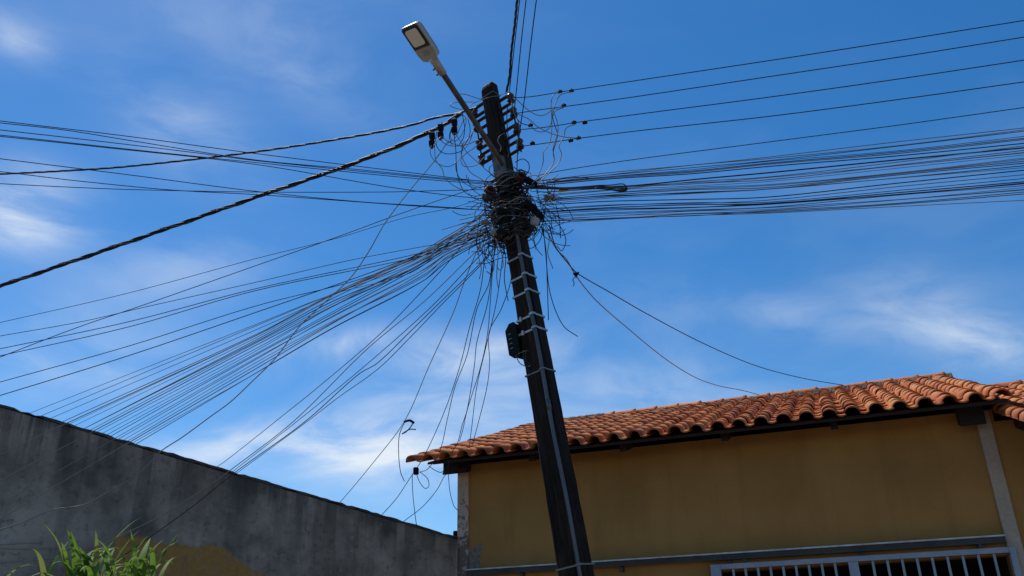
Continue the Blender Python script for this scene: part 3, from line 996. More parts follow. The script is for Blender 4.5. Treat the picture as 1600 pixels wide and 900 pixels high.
cable('telecom_cable', 'heavier black cable through the middle of the right bundle', 'cable', px_path([(845, 295), (975, 291), (1100, 279), (1200, 270), (1400, 250), (1600, 231)], 6.45, y_at_z(1600, 231, at(845, 295, 6.45).z - .1), ext1=2.5), .0075, M_cable, 'telecom bundle to the right', 12)
# dark lashed tail with its looped end
bm = bmesh.new()
o0 = at(825, 291, 6.35)
for k in range(4):
    dy = (k - 1.5) * 1.6
    pts = [(822, 292 + dy), (850, 293 + dy * .7), (880, 294.5 + dy * .5), (910, 293 + dy * .5), (935, 292 + dy * .9), (955, 293 + dy * 1.6), (974, 292.5 + dy * 2.0), (980, 295.5 - dy * .2), (972, 298 - dy * .5), (952, 296), (930, 294 + dy * .2)]
    tube(bm, [p - o0 for p in spline(px_path(pts, 6.33 - .01 * k, 6.2), 8)], .0055, 6)
tag(build('cable_tail', bm, M_cable, None, True, o0), 'thick black lashed cable tail with a looped end right of the pole', 'cable')

# --- long spans to the upper left
LA = [('highest', [(775, 286), (700, 277), (400, 240), (200, 213), (0, 189)]), ('second highest', [(772, 284), (700, 279), (550, 264), (400, 250), (200, 219), (100, 203), (0, 192)]),
      ('third highest', [(770, 287), (650, 276), (400, 251), (300, 238), (150, 220), (0, 203)]), ('fourth highest', [(775, 289), (650, 279), (400, 254), (200, 233), (0, 211)]),
      ('fifth highest', [(768, 312), (700, 305), (600, 291), (400, 257), (150, 229), (0, 213)]), ('sixth highest', [(772, 330), (700, 324), (560, 315), (400, 299), (200, 273), (0, 248)]),
      ('seventh highest', [(770, 329), (680, 324), (540, 314), (400, 304), (270, 297), (125, 283), (0, 268)]), ('lowest', [(765, 296), (680, 298), (600, 300), (400, 300), (200, 296), (100, 292), (0, 287)])]
for nm, pts in LA:
    z = at(*pts[0], 6.5).z
    cable('span_cable', f'{nm} of the eight thin cables spanning from the pole to the upper left edge', 'cable', px_path(pts, 6.45, y_at_z(0, pts[-1][1], z - .25), ext1=2.5), .0042, M_cable, 'cables spanning to the upper left', 12)

# --- shallow fan to the left edge
LBm = [('faint uppermost', [(760, 306), (717, 322), (633, 340), (527, 372), (400, 404), (200, 458), (0, 504)], .0032), ('upper crossing', [(762, 290), (733, 297), (617, 337), (533, 368), (400, 415), (220, 478), (120, 512), (0, 558)], .0042),
       ('third', [(772, 366), (560, 404), (400, 441), (230, 479), (130, 502), (0, 525)], .0036), ('fourth', [(772, 364), (650, 397), (400, 451), (200, 503), (0, 545)], .0042), ('fifth', [(770, 368), (650, 402), (400, 454), (200, 511), (0, 556)], .0042),
       ('sixth', [(770, 358), (690, 388), (560, 437), (400, 478), (200, 541), (0, 597)], .0042), ('lowest', [(770, 352), (690, 384), (570, 429), (400, 488), (200, 556), (0, 618)], .0048)]
for nm, pts, r in LBm:
    cable('span_cable', f'{nm} cable of the shallow fan from the pole to the left edge', 'cable', px_path(pts, 6.4, 6.9, ext1=2.5), r, M_cable, 'shallow fan to the left edge', 12)

# --- dense fan that comes down in front of the grey wall
FAN = [((770, 345), (640, 424), 506, 645, 48), ((766, 340), (640, 408), 517, 652, 83), ((762, 332), (650, 398), 521, 658, 100), ((768, 338), (645, 406), 523, 662, 109), ((758, 336), (650, 402), 526, 665, 117),
       ((764, 346), (655, 400), 531, 670, 131), ((770, 352), (640, 421), 541, 673, 147), ((760, 342), (640, 423), 543, 675, 151), ((768, 358), (655, 416), 551, 679, 168), ((762, 350), (650, 430), 560, 683, 183),
       ((766, 356), (652, 412), 536, 672, 141), ((772, 348), (648, 404), 524, 661, 105), ((764, 362), (656, 420), 555, 681, 174), ((770, 370), (662, 430), 568, 687, 194),
       ((760, 330), (642, 414), 511, 649, 66), ((774, 352), (650, 412), 547, 677, 160), ((770, 362), (658, 428), 576, 690, 204), ((766, 344), (646, 416), 533, 669, 133),
       ((770, 366), (660, 425), 563, 685, 187), ((768, 372), (660, 433), 571, 689, 200), ((764, 372), (660, 437), 581, 691, 209), ((760, 374), (660, 440), 584, 693, 214)]
FAN.sort(key=lambda q: q[4])
rf = random.Random(8)
for i, (a, b, y400, yw, xw) in enumerate(FAN):
    # down to where it crosses the wall's top edge, then on in front of it
    sl = (yw - y400) / (400 - xw)
    xe = -40
    ye = yw + (xw - xe) * sl * 1.02
    pts = [a, (700, (a[1] + b[1]) / 2 + 2 + rf.uniform(-2.5, 2.5)), (b[0], b[1] + rf.uniform(-3, 3)), (520, b[1] + (y400 - b[1]) * (b[0] - 520) / (b[0] - 400) - 3 + rf.uniform(-3, 3)), (400, y400 + rf.uniform(-2, 2)), (xw, yw), (xe, ye)]
    lab = f'{ORD[i]} wire from the left of the dense fan where it crosses the grey wall top'
    front = i in (4, 10, 15, 19)
    m = M_cable if rf.random() < .4 else M_cable2
    if front: lab = f'{ORD[i]} wire from the left of the dense fan, passing over the wall face'
    cable('drop_wire', lab, 'wire', px_path(pts, 6.35, 6.5 if front else 10.5, ext1=1.5), rf.choice((.0030, .0036, .0044)) * (1 if front else 1.2), M_cable2 if front else m, 'dense fan of drop wires over the grey wall', 10)
# the long looping wire with its kinks
cable('drop_wire', 'loose kinked wire hanging from the clamp and trailing across the grey wall', 'wire',
      px_path([(701, 220), (676, 255), (640, 298), (602, 348), (575, 395), (545, 437), (470, 508), (430, 560), (395, 595), (360, 628), (330, 650), (285, 683), (250, 706), (233, 724), (215, 741), (190, 757), (165, 771), (130, 789), (80, 797), (30, 818), (-30, 836)], 6.25, 6.2, ext1=1.), .0050, M_cable2)

for nm, q in (('upper', [(-40, 853), (0, 851), (30, 849), (63, 848)]), ('middle', [(-40, 856), (0, 857), (45, 858), (92, 856)]), ('lower', [(-40, 881), (0, 879), (45, 876), (96, 871)])):
    P = []
    for a_, b_ in q:
        lx, lz = wall_local(a_, b_); pp = Vector((B1.x, B1.y, 0)) + wx * lx + Vector((0, 0, lz)); P.append(pp - wn * .012)
    cable('wall_wire', f'{nm} of three pale wires fixed along the grey wall left of the plant', 'wire', P, .004, M_greyplastic, 'pale wires along the grey wall', 6)

# --- steep group of five, ending in front of the wall
for nm, pts in (('leftmost', [(760, 360), (727, 380), (689, 423), (599, 517), (503, 600), (431, 658), (350, 722), (333, 733), (250, 800), (190, 850)]),
                ('second', [(762, 378), (745, 392), (664, 470), (574, 545), (459, 658), (357, 737), (337, 752), (253, 805), (187, 838)]),
                ('third', [(766, 384), (751, 398), (670, 483), (565, 576), (467, 656), (362, 738), (300, 786), (200, 850)]),
                ('fourth', [(768, 390), (757, 405), (690, 470), (639, 520), (590, 567), (560, 585), (475, 660), (366, 739), (300, 792), (205, 860)]),
                ('rightmost', [(772, 388), (757, 408), (690, 476), (644, 524), (590, 577), (530, 620), (478, 660), (369, 740), (310, 790), (210, 868)])):
    cable('drop_wire', f'{nm} of the five steep parallel wires running down to the grey wall', 'wire', px_path(pts if nm in ('second', 'fourth') else pts[:-2], 6.3, 7.3 if nm in ('second', 'fourth') else 10.5, ext1=.4), .0044, M_cable if nm != 'second' else M_cable2, 'five steep parallel wires', 10)

# --- vertical drops to the corner of the house roof
DR = [('solitary long wire passing left of the roof and down behind the grey wall', [(758, 372), (748, 386), (726, 439), (708, 489), (670, 573), (632, 658), (583, 723), (532, 784), (500, 818)], 6.4, 10.6, M_cable2),
      ('leftmost wire dropping from the pole to the roof corner', [(764, 380), (758, 399), (751, 451), (733, 514), (720, 567), (702, 623), (683, 670), (661, 716), (650, 733)], 6.4, 9.75, M_cable),
      ('second wire from the left dropping to the roof corner', [(770, 382), (764, 442), (745, 483), (730, 554), (711, 604), (699, 655), (687, 705), (668, 733), (655, 738)], 6.4, 9.75, M_cable),
      ('kinked middle wire dropping from the pole to the roof edge', [(776, 380), (770, 411), (762, 473), (745, 535), (741, 573), (730, 640), (722, 665), (715, 692), (702, 716), (702, 760), (709, 790), (716, 798)], 6.4, 9.85, M_cable),
      ('straight middle wire dropping from the pole to the roof edge', [(778, 375), (773, 386), (767, 458), (762, 520), (751, 573), (730, 641), (723, 672), (718, 690)], 6.4, 9.55, M_cable),
      ('wire dropping to the roof tiles second from the right', [(790, 380), (786, 399), (776, 470), (761, 535), (745, 604), (738, 660), (733, 700)], 6.4, 9.5, M_cable),
      ('rightmost wire dropping from the pole to the roof tiles', [(800, 395), (798, 439), (783, 483), (764, 520), (765, 567), (761, 604), (748, 658), (738, 695)], 6.4, 9.5, M_cable)]
for lab, pts, y0, y1, m in DR:
    cable('drop_wire', lab, 'wire', px_path(pts, y0, y1), .0046, m, 'wires dropping to the house roof corner', 8)
for lab, pts in (('wire leaving the roof corner clamp down to the grey wall', [(650, 734), (640, 748), (620, 778), (597, 804), (580, 822)]),
                 ('slack wire from under the eave down to the top of the grey wall', [(706, 738), (696, 742), (683, 765), (660, 792), (633, 813), (615, 828)]),
                 ('thin wire hanging straight down from the roof corner', [(644, 740), (645, 770), (648, 800), (651, 822)]),
                 ('small loop of wire hanging under the roof corner', [(650, 737), (655, 752), (664, 763), (670, 760), (668, 748), (656, 737)]),
                 ('wire tail strung along under the tile ends', [(670, 728), (680, 735), (690, 738), (697, 731), (692, 741), (706, 738)]),
                 ('hanging tail below the broken splice left of the roof', [(632, 660), (624, 680), (623, 710), (626, 738), (632, 752)])):
    cable('wire_tail', lab, 'wire', px_path(pts, 9.6 if 'splice' not in lab else 8.6), .0045, M_cable, None, 8)
cl_bm = bmesh.new(); p = at(650, 736, 9.6); box(cl_bm, (-.03, -.03, -.04), (.03, .03, .04)); bevel(cl_bm, .01, 1)
tag(build('wire_clamp', cl_bm, M_box, None, False, p), 'small black clamp holding wires at the roof corner', 'clamp')
# broken splice
sp = empty('broken_splice', at(640, 658, 8.6)); tag(sp, 'broken wire splice with frayed ends left of the roof', 'splice')
bm = bmesh.new(); o0 = at(640, 658, 8.6)
tube(bm, [p - o0 for p in spline(px_path([(631, 659), (640, 657), (647, 661)], 8.6), 6)], .013, 8); build('sleeve', bm, M_box, sp)
for pts in ([(646, 660), (641, 668), (634, 675), (628, 678)], [(628, 678), (640, 671), (650, 671)]):
    bm = bmesh.new(); tube(bm, [p - o0 for p in spline(px_path(pts, 8.6), 6)], .006, 6); build('frayed_end', bm, M_cable, sp)

# --- two service wires to the right end of the roof
cable('service_wire', 'service wire sagging to the middle of the tiled roof ridge', 'wire', px_path([(855, 362), (870, 390), (885, 405), (900, 431), (930, 468), (975, 508), (1040, 561), (1085, 589), (1120, 602), (1160, 610), (1186, 617)], 6.35, 11.8), .0062, M_cable2, 'service wires to the roof ridge', 10)
cable('service_wire', 'service wire sagging to the right part of the tiled roof ridge', 'wire', px_path([(858, 352), (868, 385), (888, 412), (902, 427), (950, 455), (1010, 490), (1100, 537), (1180, 571), (1250, 590), (1318, 602)], 6.35, 11.5), .0062, M_cable, 'service wires to the roof ridge', 10)
p = at(900, 429, 6.75)
hk = empty('dead_end_clamp', p); tag(hk, 'small dark dead-end clamp with a hook on the service wires right of the pole', 'clamp')
bm = bmesh.new()
v = [Vector(a) for a in ((-.025, 0, .012), (.03, 0, .02), (.0, 0, -.03))]
for y in (-.012, .012): [bm.verts.new(q + Vector((0, y, 0))) for q in v]
bm.verts.ensure_lookup_table(); V = bm.verts
bm.faces.new(V[:3]); bm.faces.new(V[3:])
for i in range(3): bm.faces.new((V[i], V[(i + 1) % 3], V[3 + (i + 1) % 3], V[3 + i]))
build('wedge', bm, M_box, hk)
bm = bmesh.new(); tube(bm, [q - p for q in spline(px_path([(898, 433), (895, 437), (897, 442), (896, 447)], 6.75), 6)], .004, 6); build('hook', bm, M_cable, hk)
for lab, pts in (('loose wire curling out below the right of the tangle', [(848, 345), (853, 400), (858, 450), (868, 485), (882, 511), (903, 526)]),
                 ('loose wire hanging straight down right of the pole', [(846, 350), (853, 390), (855, 440), (857, 500)]),
                 ('short loose wire hanging beside the right bundle', [(868, 318), (874, 345), (876, 372)])):
    cable('loose_wire', lab, 'wire', px_path(pts, 6.3, 6.3), .0042, M_cable, None, 8)

# --- jumper loops round the pole top
def cr(*q): return [(640 + a / 5, 120 + b / 5) for a, b in q]
JR = [('jumper loop between the top spool and the second power line', cr((785, 120), (850, 190), (920, 255), (1000, 300), (1060, 296), (1120, 255), (1200, 228)), M_cable2),
      ('long jumper sweeping from the upper spools to the fourth power line', cr((800, 220), (850, 290), (930, 330), (1000, 390), (1100, 440), (1210, 470), (1310, 478)), M_cable2),
      ('short jumper from the second spool to the third power line', cr((820, 290), (840, 330), (880, 365), (945, 382)), M_cable),
      ('straggling jumper from the first power line down to the tangle', cr((1170, 115), (1122, 145), (1105, 220), (1110, 330), (1110, 420), (1092, 520), (1045, 590), (1045, 660), (1000, 780), (955, 835)), M_cable2),
      ('wavy jumper from the first power line splice down to the tangle', cr((1265, 118), (1180, 142), (1140, 210), (1125, 270), (1147, 330), (1160, 420), (1135, 500), (1120, 570), (1130, 650), (1080, 740), (995, 818)), M_cable2),
      ('jumper from the second power line down beside the wavy one', cr((1205, 240), (1140, 265), (1118, 312), (1132, 372), (1155, 450), (1140, 520), (1122, 590), (1128, 660), (1060, 760), (985, 815)), M_cable),
      ('rightmost wavy jumper from the third power line down to the tangle', cr((1300, 368), (1225, 400), (1205, 470), (1168, 540), (1186, 600), (1165, 675), (1100, 740), (1005, 835)), M_cable2),
      ('round wire loop standing above the right of the tangle', cr((825, 668), (880, 642), (925, 668), (934, 722), (900, 775), (870, 800)), M_cable),
      ('short taut wire from the clamp block to the tangle', cr((815, 705), (850, 735), (900, 772)), M_cable)]
JR += [('pale wire curving from the top right spool down past the spools', cr((775, 140), (800, 200), (815, 280), (845, 340), (860, 420), (840, 520), (850, 600)), M_cable2),
       ('pale loop hanging between the second and third power lines', cr((940, 380), (985, 420), (1040, 430), (1090, 400), (1110, 340), (1118, 260)), M_cable2),
       ('thin dark wire hanging between the right spools', cr((770, 200), (760, 300), (765, 420), (780, 540), (770, 640)), M_cable),
       ('pale wire end curling up from the right of the tangle', cr((900, 830), (930, 780), (990, 770), (1020, 800), (1000, 850)), M_cable2)]
for lab, pts, m in JR:
    cable('jumper_wire', lab, 'wire', px_path(pts, 6.35, 6.25), .0046, m, 'jumper wires right of the pole', 8)
JL = [('thin light wire end curling out left of the pole top', cr((375, 142), (400, 134), (450, 142), (520, 165), (575, 180)), M_alu),
      ('thin loop of wire crossing the lamp arm left of the pole top', cr((415, 258), (350, 242), (315, 224), (335, 205), (420, 196), (505, 198)), M_alu),
      ('wire from the left rack passing over the pole top', cr((440, 245), (500, 206), (570, 178), (640, 155), (695, 148), (760, 122)), M_alu),
      ('deep drooping loop from the lowest clamp back to the lamp arm', cr((170, 535), (160, 590), (190, 650), (250, 692), (310, 700), (370, 662), (405, 610), (415, 525), (470, 470), (500, 420)), M_cable2),
      ('shallow loop from the middle clamp to the third left spool', cr((240, 462), (260, 512), (330, 540), (420, 535), (480, 518), (535, 488)), M_cable2),
      ('wide loop hanging behind the lamp arm', cr((212, 425), (205, 510), (230, 572), (280, 600), (350, 598), (420, 570), (470, 500), (495, 430)), M_cable),
      ('long wire from the upper clamp down to the pole collar', cr((355, 440), (400, 510), (440, 580), (500, 640), (560, 690), (600, 730), (665, 780)), M_cable2),
      ('wavy wire from the lowest clamp down to the tangle', cr((195, 540), (205, 650), (255, 720), (275, 790), (330, 840), (390, 875), (440, 895)), M_cable2),
      ('near vertical wire from the upper clamp down to the tangle', cr((345, 440), (360, 560), (365, 680), (375, 770), (400, 850), (425, 900)), M_cable),
      ('small hanging loop under the middle clamp', cr((330, 395), (310, 470), (332, 532)), M_cable),
      ('loop close behind the lamp arm', cr((455, 330), (472, 400), (465, 470), (420, 550), (400, 600)), M_cable),
      ('bundle tail dropping from the thick cable by the lamp arm', cr((410, 285), (430, 400), (418, 480), (380, 540)), M_cable)]
JL += [('pale loop swinging from the rightmost clamp to the top left spool', cr((360, 330), (345, 300), (400, 290), (440, 330), (430, 400), (395, 470), (350, 505), (318, 470), (330, 400)), M_cable2),
       ('thin pale arc between the leftmost and middle clamps', cr((185, 545), (215, 500), (250, 470), (300, 505), (360, 530), (410, 545)), M_cable2),
       ('pale wire from the top left spool to the wire loops behind the arm', cr((505, 250), (470, 300), (420, 345), (385, 420), (360, 470), (300, 520)), M_cable2),
       ('pale drooping loop between the third and fourth left spools', cr((555, 510), (500, 560), (440, 600), (400, 650), (430, 700), (520, 690), (585, 625)), M_cable2),
       ('pale double bend dropping into the left of the tangle', cr((415, 530), (405, 610), (440, 690), (480, 750), (560, 800), (620, 850)), M_cable2),
       ('thin dark loop standing left of the clamp plate', cr((660, 680), (628, 705), (622, 740), (650, 775), (690, 790)), M_cable)]
for lab, pts, m in JL:
    cable('jumper_wire', lab, 'wire', px_path(pts, 6.2, 6.3), .0040, m, 'jumper wires left of the pole', 8)
cable('jumper_wire', 'hooked light wire lying on the front of the pole below the racks', 'wire', px_path(cr((742, 440), (705, 462), (690, 505), (714, 545), (708, 588)), 6.3), .004, M_alu, None, 8)
for lab, pts in (('upper wire loop hanging below the black terminal box', [(826, 548), (812, 552), (807, 556), (813, 568), (825, 573), (829, 571)]), ('longer wire loop hanging below the black terminal box', [(818, 548), (818, 560), (822, 575), (828, 582), (830, 590)]),
                 ('shortest wire loop hanging below the black terminal box', [(821, 548), (822, 563), (828, 569)])):
    cable('jumper_wire', lab, 'wire', px_path(pts, 6.25), .004, M_cable, None, 8)

# --- three hanging piercing connectors under the thick cable
def connector(px, py, Y, label, top):
    p = at(px, py, Y)
    root = empty('clamp_connector', p); tag(root, label, 'connector', 'connectors under the thick cable')
    for dz in (.045, -.035):
        bm = bmesh.new(); box(bm, (-.026, -.03, dz - .026), (.026, .03, dz + .026)); bevel(bm, .008, 1)
        build('body', bm, M_box, root)
    bm = bmesh.new(); tube(bm, [Vector((0, 0, -.06)), Vector((0, 0, -.085))], .012, 6); build('bolt', bm, M_iron, root)
    bm = bmesh.new(); tube(bm, [Vector((.01, 0, .07)), Vector((.012, 0, .10)), at(*top, Y) - p], .008, 6); build('tap_lead', bm, M_cable, root)
connector(675, 219, 6.3, 'leftmost black clamp connector hanging on a lead from the thick cable', (672, 203))
connector(688.5, 206, 6.3, 'middle black clamp connector directly under the thick cable', (688, 197))
connector(710, 198, 6.28, 'rightmost black clamp connector nearest the lamp arm', (705, 188))

# --- small splice connectors on the power lines
pc = None
for px, py, lab in ((875, 143.5, 'first of two splice connectors on the highest power line'), (893, 142, 'second splice connector on the highest power line'), (881, 165, 'splice connector on the second power line'),
                    (897, 191.5, 'left splice connector on the third power line'), (914, 192, 'right splice connector on the third power line'), (829, 196, 'small splice connector near the third spool'),
                    (904, 216, 'splice connector where the long jumper meets the fourth power line'), (832, 224, 'small splice connector on the fourth power line near the spool'), (892, 220, 'small tab connector under the fourth power line')):
    p = at(px, py, 6.36)
    if pc is None:
        pc = empty('line_connector'); bm = bmesh.new(); box(bm, (-.022, -.012, -.010), (.022, .012, .012)); bevel(bm, .004, 1); bd = build('body', bm, M_box, pc)
        bm = bmesh.new(); tube(bm, [Vector((0, 0, .0)), Vector((0, 0, .026))], .007, 6); bl_ = build('bolt', bm, M_iron, pc); o = pc
    else:
        o = pc.copy(); COL.objects.link(o)
        for ch in (bd, bl_):
            c = ch.copy(); COL.objects.link(c); c.parent = o
    o.location = p; o.rotation_euler = (0, -.14, -.15)
    tag(o, lab, 'connector', 'splice connectors on the power lines')

# --- the tangle of coiled cable round the pole
rt = random.Random(21)
def pl(u, v, t): return PM @ Vector((u, v, t))
TT0, TT1 = t_at(372), t_at(286)
def tangle(name, label, m, cnt, r, spread):
    bm = bmesh.new(); o0 = pl(0, 0, TT0)
    for i in range(cnt):
        t = rt.uniform(TT0 - .02, TT1); w, d = pw(t)
        kind = rt.random()
        if kind < .62:                                # a turn or half a turn wrapped round the pole
            a0 = rt.uniform(0, 6.28); tn = rt.uniform(1.6, 5.5); k = 14; pts = []
            ex = rt.uniform(.012, spread)
            tl = rt.uniform(-.09, .09)
            for j in range(k):
                a = a0 + tn * j / (k - 1)
                rr = 1.05 + .15 * math.sin(a * 3 + i)
                pts.append(pl((w + ex) * rr * math.cos(a), (d + ex) * rr * math.sin(a), t + tl * (j / k - .5) + .012 * math.sin(a * 4 + i)))
        else:                                         # a loose coil standing off the side
            sg = rt.choice((-1, 1, 1)); cx = sg * (w + rt.uniform(.02, .13)); cz = t; rad = rt.uniform(.02, .055)
            pts = [pl(cx + rad * math.cos(j * .55 + i) * rt.uniform(.85, 1.1), -d * .6 + rt.uniform(-.06, .05), cz + rad * .8 * math.sin(j * .55 + i)) for j in range(rt.randint(7, 16))]
        tube(bm, [p - o0 for p in spline(pts, 4)], r * rt.uniform(.8, 1.3), 5)
    return tag(build(name, bm, m, None, True, o0), label, 'cable tangle', None, 'stuff')
tangle('cable_tangle', 'dense black tangle of cable coils wrapped round the pole below the lamp arm', M_cable, 105, .0060, .085)
tangle('cable_tangle', 'paler grey wire ends mixed into the tangle round the pole', M_cable2, 46, .0042, .12)
tangle('cable_tangle', 'thin bright bare wire scraps caught in the tangle round the pole', M_alu, 22, .0026, .10)
# frayed ends that stick out on both sides
bm = bmesh.new(); o0 = pl(0, 0, TT0)
for i in range(90):
    right = rt.random() < .55
    if right: a = (rt.uniform(818, 856), rt.uniform(280, 362))
    else: a = (rt.uniform(752, 778), rt.uniform(285, 375))
    ang = rt.uniform(-.5, 1.9) if right else rt.uniform(1.1, 3.6)
    L = rt.uniform(14, 70); cv = rt.uniform(-2.2, 2.2)
    pts = []
    x, y = a
    for j in range(6):
        pts.append((x, y)); x += math.cos(ang) * L / 5; y += math.sin(ang) * L / 5; ang += cv / 5
    tube(bm, [p - o0 for p in spline(px_path(pts, rt.uniform(6.25, 6.5)), 4)], .0030, 5)
tag(build('frayed_wires', bm, M_cable, None, True, o0), 'frayed thin wire ends sticking out of the tangle on both sides of the pole', 'wire ends', None, 'stuff')
for lab, pts in (('arc of slack wire below the left of the tangle', [(764, 370), (768, 380), (778, 386), (795, 384), (806, 374)]), ('longer slack arc of wire just above the pole bands', [(744, 411), (762, 411), (780, 404), (796, 402), (812, 400)]),
                 ('slack loop of wire right of the pole below the tangle', [(846, 352), (847, 365), (842, 378), (830, 388), (822, 384)]), ('slack wire dangling by the left edge of the pole', [(772, 378), (780, 392), (794, 396), (806, 393)])):
    cable('slack_wire', lab, 'wire', px_path(pts, 6.28), .0042, M_cable, 'slack arcs of wire under the tangle', 8)

for i, (lab, pts) in enumerate((('loose end hanging far left under the tangle', [(758, 366), (750, 384), (748, 402), (752, 420), (749, 436)]), ('curled loose end hanging second from the left under the tangle', [(766, 370), (764, 392), (772, 410), (768, 428), (760, 424)]),
                 ('straight loose end hanging under the middle of the tangle', [(776, 374), (778, 400), (776, 432), (779, 452)]), ('long loose end reaching beside the pole bands', [(784, 376), (790, 402), (788, 436), (794, 470)]),
                 ('loose end with a small hook near the pole edge', [(774, 372), (783, 394), (786, 416), (780, 422), (776, 414)]), ('wide slack loop under the left of the tangle', [(752, 358), (744, 376), (752, 394), (774, 398), (788, 386), (790, 372)]),
                 ('loose end hanging from the right of the tangle', [(850, 350), (858, 372), (856, 396), (864, 420)]), ('curled loose end at the far right of the tangle', [(858, 338), (874, 352), (884, 374), (878, 392), (870, 384)]))):
    cable('loose_end', lab, 'wire', px_path(pts, 6.2 + .03 * (i % 4)), .0042, M_cable if i % 2 else M_cable2, 'loose wire ends under the tangle', 8)

# --- splice closures and coils in the tangle
def blob_box(name, label, cat, px, py, Y, size, m, ang=0, parts=True, group=None):
    root = empty(name, at(px, py, Y)); tag(root, label, cat, group)
    root.rotation_euler = (.2, R(ang), .5)
    sx, sy, sz = size
    if name == 'splice_closure':                      # a ribbed round canister lying on its side
        bm = bmesh.new(); r_ = (sy + sz) / 2
        pf = [(r_ * .45, -sx), (r_ * .9, -sx * .93), (r_, -sx * .8)]
        for k in range(5):
            h = sx * (-.7 + .28 * k); pf += [(r_, h), (r_ * 1.09, h + sx * .04), (r_ * 1.09, h + sx * .10), (r_, h + sx * .14)]
        pf += [(r_, sx * .8), (r_ * .8, sx * .95), (r_ * .4, sx)]
        lathe(bm, pf, lambda a, b, c: Vector((c, a, b)), 14); build('case', bm, m, root)
        bm = bmesh.new(); box(bm, (-sx * .8, -r_ * 1.16, -r_ * .09), (sx * .8, r_ * 1.16, r_ * .09)); bevel(bm, .003, 1); build('seam', bm, m, root)
        bm = bmesh.new(); tube(bm, [Vector((sx * .9, 0, 0)), Vector((sx * 1.5, 0, -.01))], sz * .3, 6); build('gland', bm, M_box, root)
        return root
    bm = bmesh.new(); box(bm, (-sx, -sy, -sz), (sx, sy, sz)); bevel(bm, min(size) * .35, 3); build('case', bm, m, root)
    if parts:
        bm = bmesh.new(); box(bm, (-sx * 1.06, -sy * 1.06, -sz * .12), (sx * 1.06, sy * 1.06, sz * .12)); build('seam', bm, m, root)
        bm = bmesh.new(); tube(bm, [Vector((sx * .9, 0, 0)), Vector((sx * 1.5, 0, -.01))], sz * .3, 6); build('gland', bm, M_box, root)
    return root
gr = 'splice closures in the tangle'
blob_box('splice_closure', 'large black splice closure right of the pole under the thick tail', 'splice closure', 828, 322, 6.28, (.062, .034, .034), M_box, 25, group=gr)
blob_box('splice_closure', 'black splice closure hanging at the lower right of the tangle', 'splice closure', 842, 335, 6.3, (.052, .028, .028), M_box, 40, group=gr)
blob_box('splice_closure', 'dark green splice closure at the left edge of the tangle', 'splice closure', 762, 308, 6.3, (.045, .034, .034), M_greenbox, -30, group=gr)
blob_box('splice_closure', 'flat black splice closure on the front of the pole in the tangle', 'splice closure', 785, 330, 6.22, (.055, .03, .03), M_box, -10, group=gr)
blob_box('splice_closure', 'black splice closure at the upper right of the tangle beside the maroon coil', 'splice closure', 830, 285, 6.3, (.06, .03, .028), M_box, 20, group=gr)
blob_box('terminal_block', 'whitish grey terminal block at the lower right of the tangle', 'terminal block', 836, 346, 6.25, (.032, .022, .035), M_greyplastic, 15)
blob_box('terminal_block', 'small grey terminal block at the lower left of the tangle', 'terminal block', 773, 362, 6.25, (.036, .022, .022), M_greyplastic, -15)
blob_box('terminal_block', 'tan taped joint at the left of the tangle', 'taped joint', 757, 347, 6.3, (.030, .018, .018), M_tan, -20)
blob_box('terminal_block', 'black box beneath the left of the tangle', 'terminal block', 783, 362, 6.22, (.030, .03, .026), M_box, -10)
def coil(px, py, Y, rad, m, label):
    p = at(px, py, Y); bm = bmesh.new()
    for k in range(6):
        pts = [Vector((rad * math.cos(a * .52) * (1 + .05 * k), .012 * (k - 3) + rt.uniform(-.006, .006), rad * .62 * math.sin(a * .52) + rt.uniform(-.006, .006))) for a in range(13)]
        tube(bm, spline(pts, 3), .0075, 6)
    o = build('cable_coil', bm, m, None, True, p); o.rotation_euler = (.1, .5, .3)
    tag(o, label, 'cable coil', 'maroon cable coils in the tangle')
coil(766, 299, 6.28, .038, M_maroon, 'maroon coil of cable at the left edge of the tangle')
coil(814, 277, 6.3, .040, M_maroon, 'maroon coil of cable at the top right of the tangle')
def sleeve(px0, py0, px1, py1, Y, r, m, name, label, cat):
    a = at(px0, py0, Y); b = at(px1, py1, Y); bm = bmesh.new()
    tube(bm, [(b - a) * k for k in (0, .1, .5, .9, 1)], [r * .6, r, r, r, r * .6], 8)
    tag(build(name, bm, m, None, False, a), label, cat)
sleeve(872, 299, 888, 297, 6.3, .011, M_yellow, 'cable_tag', 'yellow plastic tag clipped under the thick black tail', 'cable tag')
sleeve(850, 309, 868, 308, 6.4, .013, M_tan, 'cable_sleeve', 'tan taped sleeve on a cable right of the tangle', 'cable sleeve')
sleeve(818, 294, 836, 290, 6.28, .016, M_greenbox, 'cable_sleeve', 'dark green sleeve at the start of the thick black tail', 'cable sleeve')

# ------------------------------------------------------------------ tall grass plant at the foot of the grey wall
def leaf_build(gg, b):
    r1 = gg.n('ShaderNodeObjectInfo').outputs['Random']
    c = gg.mix(r1, (.075, .19, .024), (.17, .29, .045))
    n = gg.noise(ocoord(gg), 14, 4, .6)
    c = gg.mix(gg.ramp(n, .58, .8, 0, .4), c, (.19, .19, .06))
    c = gg.mix(gg.m('GREATER_THAN', gg.m('FRACT', gg.m('MULTIPLY', r1, 9.7)), .94), c, (.24, .22, .09))
    gg.put(b.inputs['Base Color'], c)
    b.inputs['Roughness'].default_value = .65
    b.inputs['Specular IOR Level'].default_value = .25
    tr = gg.n('ShaderNodeBsdfTranslucent'); gg.put(tr.inputs['Color'], gg.mix(.5, c, (.22, .34, .04)))
    ms = gg.n('ShaderNodeMixShader'); ms.inputs[0].default_value = .38
    gg.t.links.new(b.outputs[0], ms.inputs[1]); gg.t.links.new(tr.outputs[0], ms.inputs[2])
    gg.t.links.new(ms.outputs[0], gg.t.nodes['Material Output'].inputs[0])
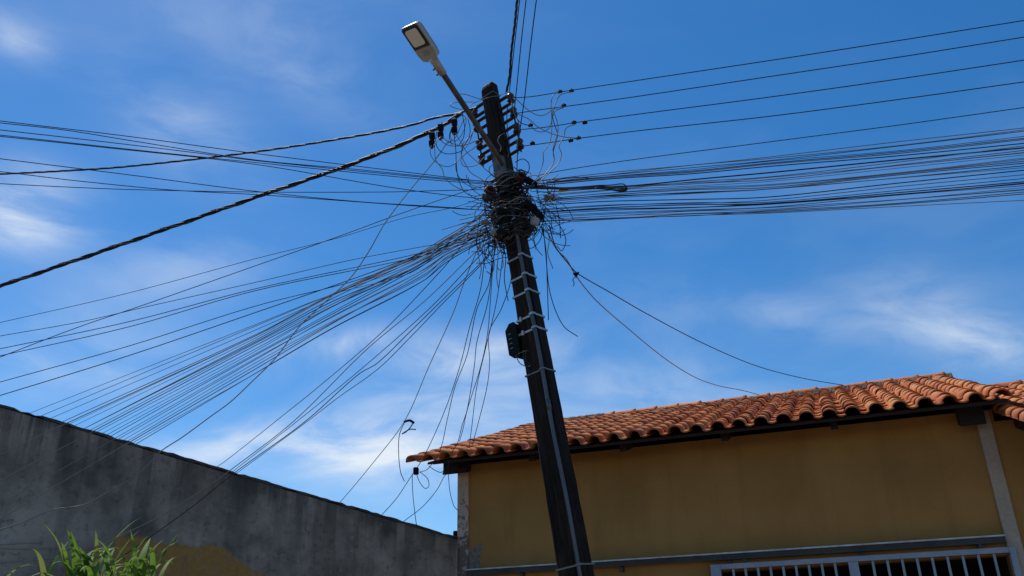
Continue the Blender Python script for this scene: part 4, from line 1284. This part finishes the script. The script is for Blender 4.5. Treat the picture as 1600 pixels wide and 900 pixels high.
M_leaf = mat("broad grass leaf", (.06, .13, .02), .4, build=leaf_build)
M_stem = mat("grass stem", (.10, .13, .04), .6)
rp = random.Random(14)
GC = at(172, 900, 6.2)
plant = empty('tall_grass', (GC.x, GC.y, 0))
tag(plant, 'tall broad leaved green grass clump in front of the grey wall', 'plant')
def blade(name, base, az, L, w, rise, droop):
    bm = bmesh.new(); k = 9; prev = None
    p = Vector(base); el = rise
    for i in range(k + 1):
        t = i / k
        d = Vector((math.cos(az) * math.cos(el), math.sin(az) * math.cos(el), math.sin(el)))
        sd_ = Vector((-math.sin(az), math.cos(az), 0)); nn = d.cross(sd_)
        ww = w * min(1, t * 5 + .35) * (1 - t ** 2.2) + .0006
        cur = [bm.verts.new(p - sd_ * ww + nn * -ww * .30), bm.verts.new(p), bm.verts.new(p + sd_ * ww + nn * -ww * .30)]
        if prev:
            for q in range(2): bm.faces.new((prev[q], prev[q + 1], cur[q + 1], cur[q])).smooth = True
        prev = cur
        p = p + d * (L / k); el -= droop / k * (1 + t * .8)
        az += rp.uniform(-.03, .03)
    return build(name, bm, M_leaf, plant)
for i in range(33):
    bx = rp.uniform(-.25, .25) if i < 30 else rp.uniform(-.62, -.25); by = rp.uniform(-.16, .16)
    ht = at(150, rp.uniform(878, 915), 6.2).z - abs(bx) * .30
    lean = Vector((bx * .22 + rp.uniform(-.06, .06), rp.uniform(-.08, .08), 0))
    bm = bmesh.new(); pts = [Vector((bx, by, 0)) + lean * (k / 5) + Vector((0, 0, ht * k / 5)) for k in range(6)]
    tube(bm, pts, [.011, .010, .009, .008, .007, .004], 6); build('stem', bm, M_stem, plant)
    for q in range(9):
        f = .74 + .26 * q / 8
        b0 = Vector((bx, by, 0)) + lean * f + Vector((0, 0, ht * f))
        az = q * 2.5 + rp.uniform(-.6, .6)
        L = rp.uniform(.34, .62) * (1.05 - .3 * abs(q - 4) / 4)
        blade('leaf', b0, az, L, rp.uniform(.011, .025), rp.uniform(.9, 1.35) if q > 6 else rp.uniform(.6, 1.1), rp.uniform(1.4, 3.0) if q < 7 else rp.uniform(.3, 1.6))
